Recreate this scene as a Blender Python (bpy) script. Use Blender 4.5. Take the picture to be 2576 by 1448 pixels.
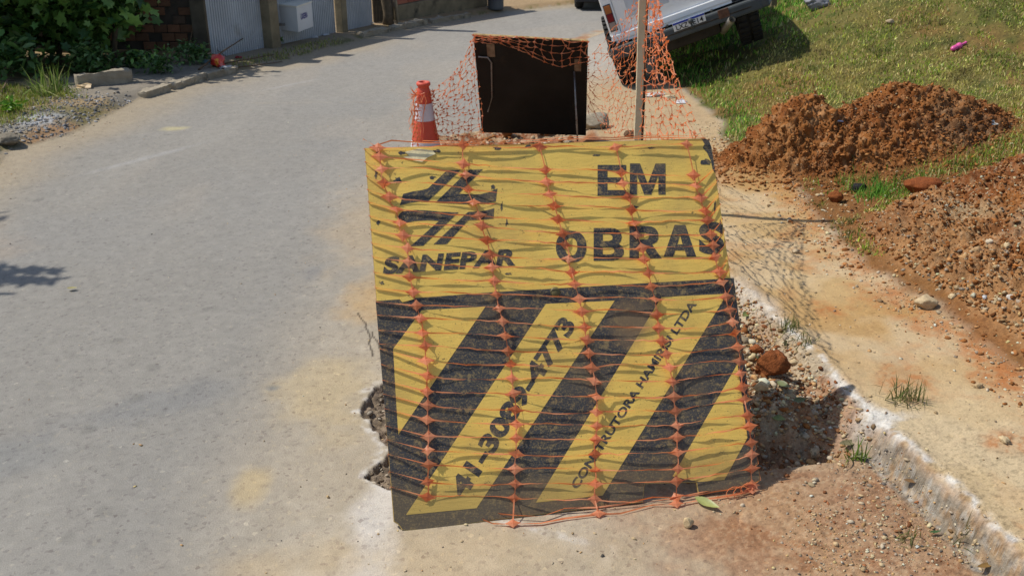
import bpy, bmesh, math, random
import numpy as np
from mathutils import Vector, Matrix
rng = np.random.default_rng(7); random.seed(7)
R = math.radians
scene = bpy.context.scene
for o in list(bpy.data.objects): bpy.data.objects.remove(o)

# ---------------------------------------------------------------- camera, sky, sun, exposure
CAM_H = 2.1; PITCH = R(24.4); FPX = 2504.0
cd = bpy.data.cameras.new('camera'); cam = bpy.data.objects.new('camera', cd)
scene.collection.objects.link(cam); scene.camera = cam
cam.location = (0, 0, CAM_H); cam.rotation_euler = (math.pi/2 - PITCH, 0, 0)
cd.sensor_width = 36; cd.lens = 36*FPX/2576; cd.clip_end = 600; cd.clip_start = .05
cd.dof.use_dof = True; cd.dof.focus_distance = 3.4; cd.dof.aperture_fstop = 11
SUN = Vector((.66, -.17, -1.0)).normalized()          # direction the light travels
w = bpy.data.worlds.new('World'); scene.world = w; w.use_nodes = True
nt = w.node_tree; bg = nt.nodes['Background']
sky = nt.nodes.new('ShaderNodeTexSky'); sky.sky_type = 'NISHITA'; sky.sun_disc = False
sky.sun_elevation = math.asin(-SUN.z); sky.sun_rotation = math.atan2(-SUN.x, -SUN.y)
nt.links.new(sky.outputs[0], bg.inputs[0]); bg.inputs[1].default_value = .125
sl = bpy.data.lights.new('sun', 'SUN'); so = bpy.data.objects.new('sun', sl); scene.collection.objects.link(so)
sl.energy = 4.1; sl.angle = R(.55); sl.color = (1, .955, .88)
so.rotation_euler = SUN.to_track_quat('-Z', 'Y').to_euler()
scene.view_settings.view_transform = 'Standard'; scene.view_settings.look = 'None'
scene.view_settings.exposure = 0.0; scene.view_settings.gamma = 1
try: scene.view_settings.use_curve_mapping = False
except Exception: pass

# ---------------------------------------------------------------- helpers
def tag(o, label=None, cat=None, group=None, kind=None):
    if label: o['label'] = label
    if cat: o['category'] = cat
    if group: o['group'] = group
    if kind: o['kind'] = kind
    return o
def empty(name, loc, label, cat, group=None, mat=None):
    o = bpy.data.objects.new(name, None); scene.collection.objects.link(o)
    if mat is not None: o.matrix_world = mat
    else: o.location = loc
    o.empty_display_size = .1
    return tag(o, label, cat, group)
def link(name, me, parent=None):
    o = bpy.data.objects.new(name, me); scene.collection.objects.link(o)
    if parent is not None: o.parent = parent
    return o
def mk(name, V, Fc, mat, parent=None, smooth=False, col=None, origin=None):
    V = np.asarray(V, float)
    if origin is not None: V = V - np.asarray(origin, float)
    me = bpy.data.meshes.new(name)
    if isinstance(Fc, np.ndarray) and Fc.ndim == 2:
        n, k = Fc.shape
        me.vertices.add(len(V)); me.vertices.foreach_set('co', V.astype(np.float32).ravel())
        me.loops.add(n*k); me.loops.foreach_set('vertex_index', Fc.astype(np.int32).ravel())
        me.polygons.add(n); me.polygons.foreach_set('loop_start', np.arange(0, n*k, k, dtype=np.int32))
        me.update(calc_edges=True)
    else:
        me.from_pydata([tuple(v) for v in V], [], [tuple(f) for f in Fc]); me.update()
    if smooth: me.polygons.foreach_set('use_smooth', [True]*len(me.polygons))
    if col is not None:
        a = me.attributes.new('Col', 'FLOAT_COLOR', 'POINT')
        c = np.ones((len(V), 4), np.float32); c[:, :3] = col; a.data.foreach_set('color', c.ravel())
    if mat is not None:
        for m in (mat if isinstance(mat, (list, tuple)) else [mat]): me.materials.append(m)
    o = link(name, me, parent)
    if origin is not None: o.location = tuple(origin)
    return o
class MB:
    def __init__(s): s.v = []; s.f = []
    def add(s, V, Fc):
        b = len(s.v); s.v += [tuple(map(float, v)) for v in V]; s.f += [tuple(i+b for i in f) for f in Fc]; return s
    def box(s, c, d, M=None, bev=0):
        hx, hy, hz = d[0]/2, d[1]/2, d[2]/2
        if bev:
            b = min(bev, hx*.9, hy*.9, hz*.9); bm = bmesh.new(); bmesh.ops.create_cube(bm, size=1)
            for v in bm.verts: v.co = Vector((v.co.x*d[0], v.co.y*d[1], v.co.z*d[2]))
            bmesh.ops.bevel(bm, geom=bm.edges[:], offset=b, segments=2, affect='EDGES', profile=.6)
            bm.verts.index_update(); V = [v.co.copy() for v in bm.verts]; Fc = [[v.index for v in f.verts] for f in bm.faces]; bm.free()
        else:
            V = [Vector((x*hx, y*hy, z*hz)) for x in (-1, 1) for y in (-1, 1) for z in (-1, 1)]
            Fc = [(0,1,3,2),(4,6,7,5),(0,4,5,1),(2,3,7,6),(0,2,6,4),(1,5,7,3)]
        if M is not None: V = [M @ v for v in V]
        return s.add([v + Vector(c) for v in V], Fc)
    def tube(s, pts, r, n=8, caps=True):
        pts = [Vector(p) for p in pts]; rs = r if isinstance(r, (list, tuple)) else [r]*len(pts); rings = []
        for i, p in enumerate(pts):
            t = (pts[min(i+1, len(pts)-1)] - pts[max(i-1, 0)]).normalized()
            a = t.cross(Vector((0, 0, 1)) if abs(t.z) < .9 else Vector((1, 0, 0))).normalized(); b = t.cross(a)
            rings.append([p + (a*math.cos(2*math.pi*k/n) + b*math.sin(2*math.pi*k/n))*rs[i] for k in range(n)])
        V = [v for q in rings for v in q]; Fc = []
        for i in range(len(pts)-1):
            for k in range(n): Fc.append((i*n+k, i*n+(k+1) % n, (i+1)*n+(k+1) % n, (i+1)*n+k))
        if caps: Fc.append(tuple(range(n-1, -1, -1))); Fc.append(tuple((len(pts)-1)*n+k for k in range(n)))
        return s.add(V, Fc)
    def lathe(s, prof, c=(0, 0, 0), n=24, M=None):
        V = []; Fc = []
        for r, z in prof:
            for k in range(n):
                v = Vector((r*math.cos(2*math.pi*k/n), r*math.sin(2*math.pi*k/n), z))
                if M is not None: v = M @ v
                V.append(v + Vector(c))
        for i in range(len(prof)-1):
            for k in range(n): Fc.append((i*n+k, i*n+(k+1) % n, (i+1)*n+(k+1) % n, (i+1)*n+k))
        return s.add(V, Fc)
    def prism(s, poly, a, b, fn):            # poly (x,y) list, extruded from depth a to b through fn(x,y,d)
        n = len(poly); V = [fn(x, y, a) for x, y in poly] + [fn(x, y, b) for x, y in poly]
        Fc = [tuple(range(n)), tuple(range(2*n-1, n-1, -1))] + [(i, i+n, (i+1) % n+n, (i+1) % n) for i in range(n)]
        return s.add(V, Fc)
    def build(s, name, mat, parent=None, smooth=False, origin=None):
        return mk(name, s.v, s.f, mat, parent, smooth, None, origin)

def _h(i, j, s):
    x = (i.astype(np.int64)*374761393 + j.astype(np.int64)*668265263 + s*1274126177) & 0xffffffff
    x = ((x ^ (x >> 13))*1274126177) & 0xffffffff; x = x ^ (x >> 16)
    return (x & 0xffffff)/float(0xffffff)
def vn(x, y, s=0):
    xi = np.floor(x); yi = np.floor(y); fx = x-xi; fy = y-yi; fx = fx*fx*(3-2*fx); fy = fy*fy*(3-2*fy)
    a = _h(xi, yi, s); b = _h(xi+1, yi, s); c = _h(xi, yi+1, s); d = _h(xi+1, yi+1, s)
    return (a*(1-fx)+b*fx)*(1-fy) + (c*(1-fx)+d*fx)*fy
def fbm(x, y, sc, o=4, s=0, g=.5):
    r = 0; a = 1; t = 0
    for k in range(o):
        r = r + a*vn(x*sc + 17.3*k, y*sc - 9.1*k, s+k*13); t += a; a *= g; sc *= 2.07
    return r/t
def worley(x, y, sc, s=0):
    x = x*sc; y = y*sc; xi = np.floor(x); yi = np.floor(y); d = np.full(x.shape, 9.)
    for i in (-1, 0, 1):
        for j in (-1, 0, 1):
            cx = xi+i; cy = yi+j
            d = np.minimum(d, (cx+_h(cx, cy, s)-x)**2 + (cy+_h(cx, cy, s+5)-y)**2)
    return np.sqrt(d)
def w3(P, sc, s=0):
    P = P*sc; C = np.floor(P); d = np.full(len(P), 9.)
    for i in (-1, 0, 1):
        for j in (-1, 0, 1):
            for k in (-1, 0, 1):
                c = C+np.array([i, j, k]); a = c[:, 0]+c[:, 2]*57; b = c[:, 1]+c[:, 2]*113
                q = c+np.stack([_h(a, b, s), _h(a, b, s+3), _h(a, b, s+7)], 1); d = np.minimum(d, ((q-P)**2).sum(1))
    return np.sqrt(d)
def ss(a, b, x):
    t = np.clip((x-a)/(b-a), 0, 1); return t*t*(3-2*t)
def lin(*c):
    c = np.array(c, float)/255.; return np.where(c <= .04045, c/12.92, ((c+.055)/1.055)**2.4)
K_EXP = 1.30                                  # what a level white surface would read in this light
def alb(*c): return lin(*c)/K_EXP

# ---------------------------------------------------------------- terrain
def drop(Y): return -.045*np.log1p(np.exp(np.clip((Y-5)*2, -30, 30)))/2 * 1.0 - .045*np.maximum(Y-20, 0)*.0
def drop_(Y):
    q = (Y-5)*2; return -.045*np.where(q > 25, q, np.log1p(np.exp(np.clip(q, -30, 25))))/2
drop = drop_
def kx(Y): return np.interp(Y, [0, 2.43, 2.7, 2.89, 3.25, 3.6, 3.96, 4.44, 5.5, 7.5, 9.4, 11.3, 12.8, 13.6, 18, 30], [2.0, 1.56, 1.5, 1.45, 1.36, 1.30, 1.24, 1.11, .92, .66, .66, .76, .93, 1.29, 3.4, 12])
def bx(Y): return np.interp(Y, [0, 2.4, 3.55, 3.96, 4.54, 5.1, 6.1, 6.5, 7.4, 7.9, 9.1, 10.4, 12.5, 14, 18, 30], [2.9, 2.35, 2.08, 2.0, 1.84, 1.76, 1.80, 1.66, 1.58, 1.70, 1.6, 1.45, 1.9, 2.7, 5.0, 14])
def lx(Y): return np.interp(Y, [0, 5, 6.7, 7.4, 7.95, 9.45, 10.9, 11.85, 14.5, 16.5, 18.1, 24, 40], [-4.2, -3.8, -3.62, -3.85, -3.6, -3.54, -3.04, -2.58, -1.64, -.3, 1.3, 7, 20])
def tl(Y): return np.interp(Y, [2.6, 2.90, 2.99, 3.08, 3.19, 3.30, 3.43, 3.50, 3.62, 3.70, 3.78, 4.6, 6, 7.2, 7.8, 8.1, 8.3], [.3, -.42, -.555, -.485, -.455, -.54, -.62, -.595, -.59, -.50, -.40, -.33, -.5, -.68, -.66, -.2, .6])
def trench(X, Y):
    Yb = 2.70+.176*(X+.4)
    m = ss(0, .02, X-tl(Y)+.05*(fbm(X, Y, 9, 3, 3)-.5)+.05*(fbm(X, Y, 30, 2, 4)-.5))*ss(.08, .2, Y-Yb)*ss(8.2, 8.0, Y)
    return m*ss(.0, .12, kx(Y)-.10-X)
def heap(X, Y):                              # low heap of loose soil beside the footpath, foreground right
    s = X-bx(Y)
    up = 5.25+.30*(X-2.0)
    return ss(-.05, .45, s)*ss(.25, -.35, Y-up)
def mound_parts(X, Y):
    g = lambda a, b, sx, sy, h: h*np.exp(-((X-a)/sx)**2-((Y-b)/sy)**2)
    A = g(1.97, 6.62, .26, .24, .24)+g(1.80, 6.52, .34, .28, .16)
    B = g(2.56, 6.72, .34, .28, .26)+g(2.72, 6.6, .36, .32, .11)+g(3.08, 6.6, .24, .22, .15)+g(2.35, 6.38, .5, .27, .12)
    return A, B
def mound(X, Y):
    A, B = mound_parts(X, Y); m = A+B
    return m
def h_smooth(X, Y):
    z = drop(Y)
    k = kx(Y); s = X-bx(Y)
    kw = np.interp(Y, [3.05, 3.4], [.065, .20]); z = z + .10*ss(k-.01-kw, k+.0, X)+.012*np.exp(-((X-k-.03)/.05)**2)*ss(5, 4.5, Y)
    sl_ = .17+.20*ss(7.5, 10, Y)
    z = z + sl_*np.log1p(np.exp(np.clip(s*7, -30, 30)))/7*(1-.25*ss(2, 5, s))
    z = z + .18*heap(X, Y)*(.55+.45*ss(0, .9, s))*(.6+.8*fbm(X, Y, 2.2, 2, 88))
    z = z + mound(X, Y)
    t = trench(X, Y)
    z = z + t*((-.032-.08*ss(-.3, -.1, X))*(1-.75*ss(6.2, 6.9, Y))+.20*ss(.2, 1.0, X)*ss(3.1, 3.35, Y))
    l = lx(Y)-X
    z = z + .05*ss(0, .25, l) + .02*np.clip(l, 0, 3)
    return z
def h(X, Y):
    X = np.asarray(X, float); Y = np.asarray(Y, float)
    z = h_smooth(X, Y)
    s = X-bx(Y); k = kx(Y); t = trench(X, Y); l = lx(Y)-X
    hp = heap(X, Y); md = ss(.02, .12, mound(X, Y))
    soil = hp*.35
    clump = (1-worley(X+.03*fbm(X, Y, 20, 2, 5), Y, 13, 1))*.6+(1-worley(X, Y, 27, 2))*.4
    z = z + soil*(.13*(fbm(X, Y, 4.5, 4, 8)-.5)+.07*(clump-.45)+.035*(fbm(X, Y, 18, 3, 19)-.5)+.02*(fbm(X, Y, 45, 2, 9)-.5))*(.45+.40*md)
    z = z - .03*ss(.08, .14, mound(X, Y))
    z = z + t*(.07*(fbm(X, Y, 7, 4, 11)-.5)+.03*(1-worley(X, Y, 17, 4)))
    band = ss(k-.5, k-.2, X)*ss(k+.1, k-.02, X)*ss(2.0, 2.3, Y)      # rough rubble and broken kerb face
    z = z + band*(.35+.65*ss(3.1, 3.4, Y))*(.028*(fbm(X, Y, 14, 4, 21)-.5)+.018*(fbm(X, Y, 45, 2, 22)-.5))*ss(9, 5, Y)
    kb = np.exp(-((X-k)/.06)**2)*ss(9, 5, Y)
    z = z + kb*(.035*(fbm(X, Y, 5, 4, 23)-.5))
    path = ss(k, k+.1, X)*ss(.1, -.1, s)
    z = z + path*(.018*(fbm(X, Y, 2.2, 3, 31)-.5)+.005*(fbm(X, Y, 22, 3, 32)-.5))
    bank = ss(0, .3, s)*(1-np.clip(hp+md, 0, 1))
    z = z + bank*(.10*(fbm(X, Y, 1.1, 4, 41)-.5)+.035*(fbm(X, Y, 7, 3, 42)-.5)+.012*(fbm(X, Y, 28, 2, 43)-.5))
    ll = ss(0, .2, l)
    z = z + ll*(.06*(fbm(X, Y, 2.2, 4, 51)-.5)+.02*(fbm(X, Y, 14, 3, 52)-.5))*ss(-1, .6, 9-Y+.5)
    dirt = ss(3.15, 2.5, Y)*ss(.1, .7, X)*ss(k-.05, k-.3, X)
    z = z + dirt*(.012*(fbm(X, Y, 6, 4, 61)-.5)+.006*(fbm(X, Y, 40, 2, 62)-.5))
    return z
def ray(px, py):
    x = (px-1288)/FPX; y = (724-py)/FPX
    return np.array([x, math.cos(PITCH)+y*math.sin(PITCH), -math.sin(PITCH)+y*math.cos(PITCH)])
def at(px, py, dz=0.):                       # point of the real ground under a place seen in the photograph
    d = ray(px, py); t = 1.5; o = np.array([0, 0, CAM_H]); step = .02; p = o
    while t < 60:
        p = o+t*d
        if p[2] < float(h_smooth(p[0], p[1]))+dz: break
        t += step*(1+t*.05)
    return np.array([p[0], p[1], float(h(p[0], p[1]))+dz])
def atY(px, py, Y):
    d = ray(px, py); t = Y/d[1]; return np.array([0, 0, CAM_H])+t*d

# ---------------------------------------------------------------- materials
def nodes(name):
    m = bpy.data.materials.new(name); m.use_nodes = True; return m, m.node_tree, m.node_tree.nodes['Principled BSDF']
def N(nt, t, **kw):
    n = nt.nodes.new(t)
    for k_, v in kw.items():
        if k_.startswith('i_'):
            kk = k_[2:]; kk = int(kk) if kk.isdigit() else kk
            n.inputs[kk].default_value = v
        else: setattr(n, k_, v)
    return n
def ramp(nt, src, stops, cm=None):
    r = nt.nodes.new('ShaderNodeValToRGB'); e = r.color_ramp.elements
    while len(e) < len(stops): e.new(.5)
    for i, (p, c) in enumerate(stops):
        e[i].position = p; e[i].color = (c, c, c, 1) if isinstance(c, (int, float)) else (*c, 1)
    nt.links.new(src, r.inputs[0]); return r.outputs[0]
def mixc(nt, f, a, b, bt='MIX'):
    m = nt.nodes.new('ShaderNodeMix'); m.data_type = 'RGBA'; m.blend_type = bt
    for i, x in ((0, f), (6, a), (7, b)):
        if hasattr(x, 'links'): nt.links.new(x, m.inputs[i])
        elif i == 0: m.inputs[0].default_value = x
        else: m.inputs[i].default_value = (*x, 1)
    return m.outputs[2]
def simple(name, c, rough=.8, var=.15, sc=8, metal=0, bump=.0, spec=.3, trans=0, c2=None, c2t=(.55, .7), det=6):
    m, nt, p = nodes(name)
    tc = N(nt, 'ShaderNodeTexCoord'); n = N(nt, 'ShaderNodeTexNoise'); n.inputs['Scale'].default_value = sc; n.inputs['Detail'].default_value = det
    nt.links.new(tc.outputs['Object'], n.inputs['Vector'])
    c = np.array(c, float)
    out = mixc(nt, ramp(nt, n.outputs[0], [(.3, 0.), (.7, 1.)]), tuple(c*(1-var)), tuple(np.minimum(c*(1+var), 1)))
    if c2 is not None:
        n2 = N(nt, 'ShaderNodeTexNoise'); n2.inputs['Scale'].default_value = sc*.6; n2.inputs['Detail'].default_value = 10
        n2.inputs['Roughness'].default_value = .7
        nt.links.new(tc.outputs['Object'], n2.inputs['Vector'])
        out = mixc(nt, ramp(nt, n2.outputs[0], [(c2t[0], 0.), (c2t[1], 1.)]), out, tuple(c2))
    nt.links.new(out, p.inputs['Base Color'])
    p.inputs['Roughness'].default_value = rough; p.inputs['Metallic'].default_value = metal; p.inputs['Specular IOR Level'].default_value = spec
    if bump:
        b = N(nt, 'ShaderNodeBump'); b.inputs['Strength'].default_value = bump; b.inputs['Distance'].default_value = .01
        n3 = N(nt, 'ShaderNodeTexNoise'); n3.inputs['Scale'].default_value = sc*5; n3.inputs['Detail'].default_value = 6
        nt.links.new(tc.outputs['Object'], n3.inputs['Vector']); nt.links.new(n3.outputs[0], b.inputs['Height']); nt.links.new(b.outputs[0], p.inputs['Normal'])
    if trans:
        tr = N(nt, 'ShaderNodeBsdfTranslucent'); nt.links.new(out, tr.inputs[0]); ms = N(nt, 'ShaderNodeMixShader'); ms.inputs[0].default_value = trans
        o = nt.nodes['Material Output']; nt.links.new(p.outputs[0], ms.inputs[1]); nt.links.new(tr.outputs[0], ms.inputs[2]); nt.links.new(ms.outputs[0], o.inputs[0])
    return m
def attr_mat(name, rough=.9, bumpd=.004, sc=160, amp=.22, trans=0, spec=.2, speck=0., bs=1.0, dark=None):
    m, nt, p = nodes(name)
    a = N(nt, 'ShaderNodeAttribute', attribute_name='Col'); tc = N(nt, 'ShaderNodeTexCoord')
    out = a.outputs['Color']
    if amp:
        n = N(nt, 'ShaderNodeTexNoise'); n.inputs['Scale'].default_value = sc; n.inputs['Detail'].default_value = 3; n.inputs['Roughness'].default_value = .65
        nt.links.new(tc.outputs['Object'], n.inputs['Vector'])
        g = ramp(nt, n.outputs[0], [(.3, 1-amp), (.7, 1.0+amp*.999 if amp < 0 else 1.)])
        out = mixc(nt, 1., out, g, 'MULTIPLY')
        if bumpd:
            b = N(nt, 'ShaderNodeBump'); b.inputs['Strength'].default_value = bs; b.inputs['Distance'].default_value = bumpd
            nt.links.new(n.outputs[0], b.inputs['Height']); nt.links.new(b.outputs[0], p.inputs['Normal'])
    if speck:                                  # exposed aggregate in the surface
        v = N(nt, 'ShaderNodeTexVoronoi'); v.inputs['Scale'].default_value = sc*.45
        nt.links.new(tc.outputs['Object'], v.inputs['Vector'])
        hue = ramp(nt, v.outputs['Color'], [(.0, (.55, .5, .5)), (.12, (.8, .78, .8)), (.3, 1.), (.8, 1.), (.93, (1.15, 1.12, 1.05)), (1., (1.5, 1.5, 1.45))])
        out = mixc(nt, speck, out, mixc(nt, 1., out, hue, 'MULTIPLY'))
    nt.links.new(out, p.inputs['Base Color'])
    p.inputs['Roughness'].default_value = rough; p.inputs['Specular IOR Level'].default_value = spec
    if trans:
        tr = N(nt, 'ShaderNodeBsdfTranslucent'); nt.links.new(out, tr.inputs[0]); ms = N(nt, 'ShaderNodeMixShader'); ms.inputs[0].default_value = trans
        o = nt.nodes['Material Output']; nt.links.new(p.outputs[0], ms.inputs[1]); nt.links.new(tr.outputs[0], ms.inputs[2]); nt.links.new(ms.outputs[0], o.inputs[0])
    return m
M_road = attr_mat('asphalt', .88, .0025, 170, .20, speck=.8)
M_path = attr_mat('trodden_earth', .95, .003, 120, .22, speck=.5)
M_soil = attr_mat('loose_soil', .97, .008, 90, .38, bs=1, speck=.7)
M_kerb = attr_mat('worn_kerb_concrete', .93, .006, 75, .35, speck=.6)
M_bank = attr_mat('turf_soil', .95, .01, 60, .4)
M_stone = attr_mat('stone', .85, .004, 60, .25)
M_grass = attr_mat('grass_blade', .55, 0, 1, 0, trans=.35, spec=.25)
M_leaf = attr_mat('leaf', .42, 0, 30, .25, trans=.22, spec=.4)

# ---------------------------------------------------------------- ground sheets
ur = np.concatenate([-np.geomspace(.70, 3.5, 45)[::-1][:-1], np.linspace(-.70, .70, 860), np.geomspace(.70, 3.5, 45)[1:]])
yr = np.concatenate([np.linspace(.3, 2.0, 40)[:-1], (np.linspace(2.0**-.5, 20**-.5, 660))**-2, np.geomspace(20, 120, 50)[1:]])
U, Yg = np.meshgrid(ur, yr); Xg = U*Yg; shp = Xg.shape
Xf = Xg.ravel(); Yf = Yg.ravel(); Zf = h(Xf, Yf)
def blend(c, m, col):
    col = np.asarray(col, float)
    if col.ndim == 1: col = col[None, :]
    return c*(1-m[:, None]) + col*m[:, None]
def spot(X, Y, cx, cy, rx, ry, ang=0, seed=0, rag=1.1, sc=6):
    dx = X-cx; dy = Y-cy; c, s = math.cos(ang), math.sin(ang)
    d = np.sqrt(((dx*c+dy*s)/rx)**2+((-dx*s+dy*c)/ry)**2)+rag*(fbm(X, Y, sc, 4, seed)-.5)
    return ss(1.1, .2, d)
def ground_color(X, Y):
    k = kx(Y); s = X-bx(Y); l = lx(Y)-X; t = trench(X, Y)
    n1 = fbm(X, Y, 1.3, 4, 101); n2 = fbm(X, Y, 6, 4, 102); n3 = fbm(X, Y, 30, 3, 103); nn = fbm(X*1.0, Y*.25, 2.5, 4, 104)
    # asphalt, dusty grey, beige close to the works
    c = np.repeat(alb(162, 157, 147)[None], len(X), 0)
    c = blend(c, ss(.45, .75, n1)*.25, alb(160, 158, 153)); c = blend(c, ss(.5, .8, nn)*.3, alb(180, 174, 162))
    bge = ss(-1.35, -.35, X+.5*(n1-.5)-.10*(Y-3)*0)*ss(9.5, 5.5, Y)
    c = blend(c, bge*.72, alb(206, 187, 156))
    c = blend(c, bge*ss(.52, .66, n2)*.2, alb(222, 210, 190))
    far = ss(7, 12, Y); c = blend(c, far*.4, alb(178, 173, 164))
    c = blend(c, ss(.55, .7, fbm(X*.8, Y*.3, 1.6, 3, 106))*.2*ss(3, 6, Y), alb(192, 178, 158))
    for (a, b, rx, ry, an, col, st, sd) in [(-.66, 4.6, .22, .42, 0, (210, 170, 108), .6, 1), (-.78, 3.55, .28, .40, .2, (212, 188, 142), .55, 2), (-.93, 2.92, .085, .16, 0, (214, 186, 130), .5, 3),
            (-.9, 5.6, .3, .9, 0, (200, 176, 140), .5, 4), (-2.85, 8.2, .14, .10, .5, (206, 194, 150), .8, 5), (-3.2, 4.9, .5, .9, 0, (186, 168, 146), .5, 6),
            (-1.5, 3.45, .5, .16, .5, (140, 140, 138), .5, 7), (-1.85, 3.1, .4, .14, .4, (146, 146, 142), .5, 8), (-.35, 2.5, .7, .25, .1, (214, 188, 146), .5, 9), (-1.05, 4.85, .09, .16, 0, (140, 139, 137), .6, 31),
            (-1.0, 3.62, .05, .045, 0, (132, 136, 136), .7, 10), (.2, 10.8, .9, .9, 0, (158, 166, 164), .6, 11), (-.55, 2.35, .25, .2, 0, (232, 224, 206), .4, 12)]:
        c = blend(c, spot(X, Y, a, b, rx, ry, an, sd)*st, alb(*col))
    # white lime scuffs on the road, left
    c = blend(c, spot(X, Y, -2.75, 7.2, .06, .8, -.55, 13, .5, 10)*.22, alb(205, 205, 205))
    c = blend(c, spot(X, Y, -2.3, 10.2, .05, .6, -.6, 14, .5, 10)*.22, alb(205, 205, 205))
    # oil spots and pits
    wv = worley(X, Y, 2.6, 7); c = blend(c, ss(.10, .06, wv+.06*(n3-.5))*ss(.5, .62, vn(X*.9, Y*.9, 9))*.35*ss(-1.0, -1.8, X), alb(118, 116, 108))
    # expansion joint across the road
    jy = 9.35+.06*(n2-.5)+.03*X; c = blend(c, ss(.03, .0, np.abs(Y-jy))*ss(.3, .5, vn(X*9, Y*0, 3))*.35, alb(190, 176, 150))
    # white rim along the broken edge
    e = X-tl(Y)
    c = blend(c, ss(-.055, -.015, e+.09*(n2-.5)+.04*(n3-.5))*ss(.06, .0, e)*ss(2.45, 2.8, Y)*ss(3.85, 3.5, Y)*(.10+.45*ss(.42, .6, n3)), alb(238, 234, 226))
    c = blend(c, spot(X, Y, -.46, 2.72, .12, .42, 0, 15, .8, 9)*.75*(X < .2), alb(232, 224, 212))
    # fine cracks running out from the hole
    for (x0, y0, x1, y1, sd) in [(-.52, 3.72, -.66, 4.15, 1), (-.55, 4.15, -.50, 4.62, 2), (-.62, 3.9, -.74, 4.35, 3)]:
        tt = np.clip((Y-y0)/(y1-y0), 0, 1); cx_ = x0+(x1-x0)*tt+.06*(fbm(Y*0+sd*7., Y, 9, 4, sd)-.5)
        c = blend(c, ss(.006, .002, np.abs(X-cx_))*(Y > y0)*(Y < y1)*.85, alb(60, 50, 40))
    # reddish dirt spread over the asphalt in front of and beside the board
    d = ss(.15, 1.1, X+.25*(Y-2.4)+.7*(n1-.5)+.3*(n2-.5))*ss(3.4, 3.0, Y)
    c = blend(c, d*.9, alb(190, 146, 104)); c = blend(c, d*ss(.48, .62, n2)*.7, alb(158, 102, 62)); c = blend(c, d*ss(.58, .7, n3)*.22, alb(214, 186, 152))
    d2 = ss(.95, 1.25, X)*ss(k, k-.15, X)*ss(2.4, 2.7, Y)*ss(3.3, 3.1, Y)
    c = blend(c, d2*.7, alb(160, 104, 66))
    # excavation
    tc_ = blend(np.repeat(alb(196, 160, 120)[None], len(X), 0), ss(.42, .6, n2), alb(170, 100, 58)); tc_ = blend(tc_, ss(.55, .7, n3)*.7, alb(222, 204, 172))
    tc_ = blend(tc_, ss(-.1, -.35, X)*.85*ss(4.2, 3.8, Y), alb(168, 152, 132)); tc_ = blend(tc_, ss(-.1, -.35, X)*.8*ss(.5, .6, n3)*ss(4.2, 3.8, Y), alb(104, 90, 76))
    c = blend(c, ss(.1, .5, t), tc_)
    # rubble strip at the kerb foot
    kb = ss(k-.55, k-.30, X+.2*(n2-.5))*ss(k+.02, k-.03, X)*(.25+.75*ss(2.95, 3.3, Y))
    c = blend(c, kb*.9, alb(216, 194, 160)); c = blend(c, kb*ss(.5, .62, n3)*.6, alb(168, 148, 120)); c = blend(c, kb*ss(.52, .66, n2)*.6, alb(176, 112, 66))
    kw_ = np.interp(Y, [3.05, 3.4], [.065, .20]); zz_ = .10*ss(k-.01-kw_, k, X); f2 = fbm(Y, X+zz_*1.6, 11, 4, 170); f3 = fbm(Y, X+zz_*1.6, 32, 3, 171); kf = ss(k-.12, k-.08, X+.04*(n2-.5))*ss(k+.0, k-.03, X)*ss(3.3, 3.0, Y)
    c = blend(c, kf*.85, blend(blend(np.repeat(alb(164, 156, 140)[None], len(X), 0), ss(.45, .6, f2), alb(126, 118, 102)), ss(.52, .62, f3)*.6, alb(188, 146, 100))); c = blend(c, kf*ss(.58, .68, fbm(Y, X+zz_*1.6, 45, 2, 172))*.6, alb(212, 206, 194))
    # kerb top and footpath
    P = np.repeat(alb(214, 180, 126)[None], len(X), 0)
    P = blend(P, ss(.42, .66, n1), alb(202, 160, 100)); P = blend(P, ss(.48, .68, fbm(X, Y, 2.6, 4, 120))*.55, alb(230, 208, 170))
    P = blend(P, ss(.56, .72, n2)*.4, alb(204, 146, 90)); P = blend(P, ss(4.3, 3.2, Y)*.55, alb(226, 204, 164)); P = blend(P, ss(.6, .72, n3)*.10, alb(160, 130, 92))
    for (a, b, rx, ry, sd) in [(1.58, 3.5, .16, .22, 61), (1.85, 3.05, .18, .10, 62), (2.0, 3.6, .2, .3, 63), (1.45, 4.2, .10, .16, 64), (1.72, 2.55, .12, .1, 65)]:
        P = blend(P, spot(X, Y, a, b, rx, ry, 0, sd, 1.3, 8)*(.25+.5*ss(.4, .6, n3)), alb(194, 122, 66))
    P = blend(P, ss(5.6, 8.5, Y)*.8, alb(202, 178, 142)); P = blend(P, ss(9, 11, Y)*.9, alb(184, 180, 172))
    P = blend(P, ss(-.30, .05, s+.45*(n2-.5)+.25*(n3-.5))*ss(8, 5, Y)*.7*(.35+.65*ss(.35, .6, n3)), alb(190, 122, 70))
    pm = ss(k-.02, k+.03, X)*ss(.06, -.04, s); c = blend(c, pm, P)
    wl = np.exp(-((X-k-.005+.06*(n2-.5)+.035*(fbm(X, Y, 3, 3, 140)-.5))/.021)**2)*ss(4.6, 4.0, Y)*ss(.40, .60, n3*.6+n2*.4+.06)
    wl = np.clip(wl+np.exp(-((X-1.40)/.10)**2-((Y-3.22)/.06)**2)*ss(.4, .5, n2), 0, 1)
    c = blend(c, wl*.85, alb(246, 242, 232))
    c = blend(c, kb*ss(3.0, 3.3, Y)*ss(1.25, 1.0, X)*ss(.42, .58, fbm(X, Y, 4, 3, 160))*.8, alb(160, 100, 58)); c = blend(c, spot(X, Y, 1.15, 4.3, .12, .3, .3, 66)*.5, alb(238, 226, 208))
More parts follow.
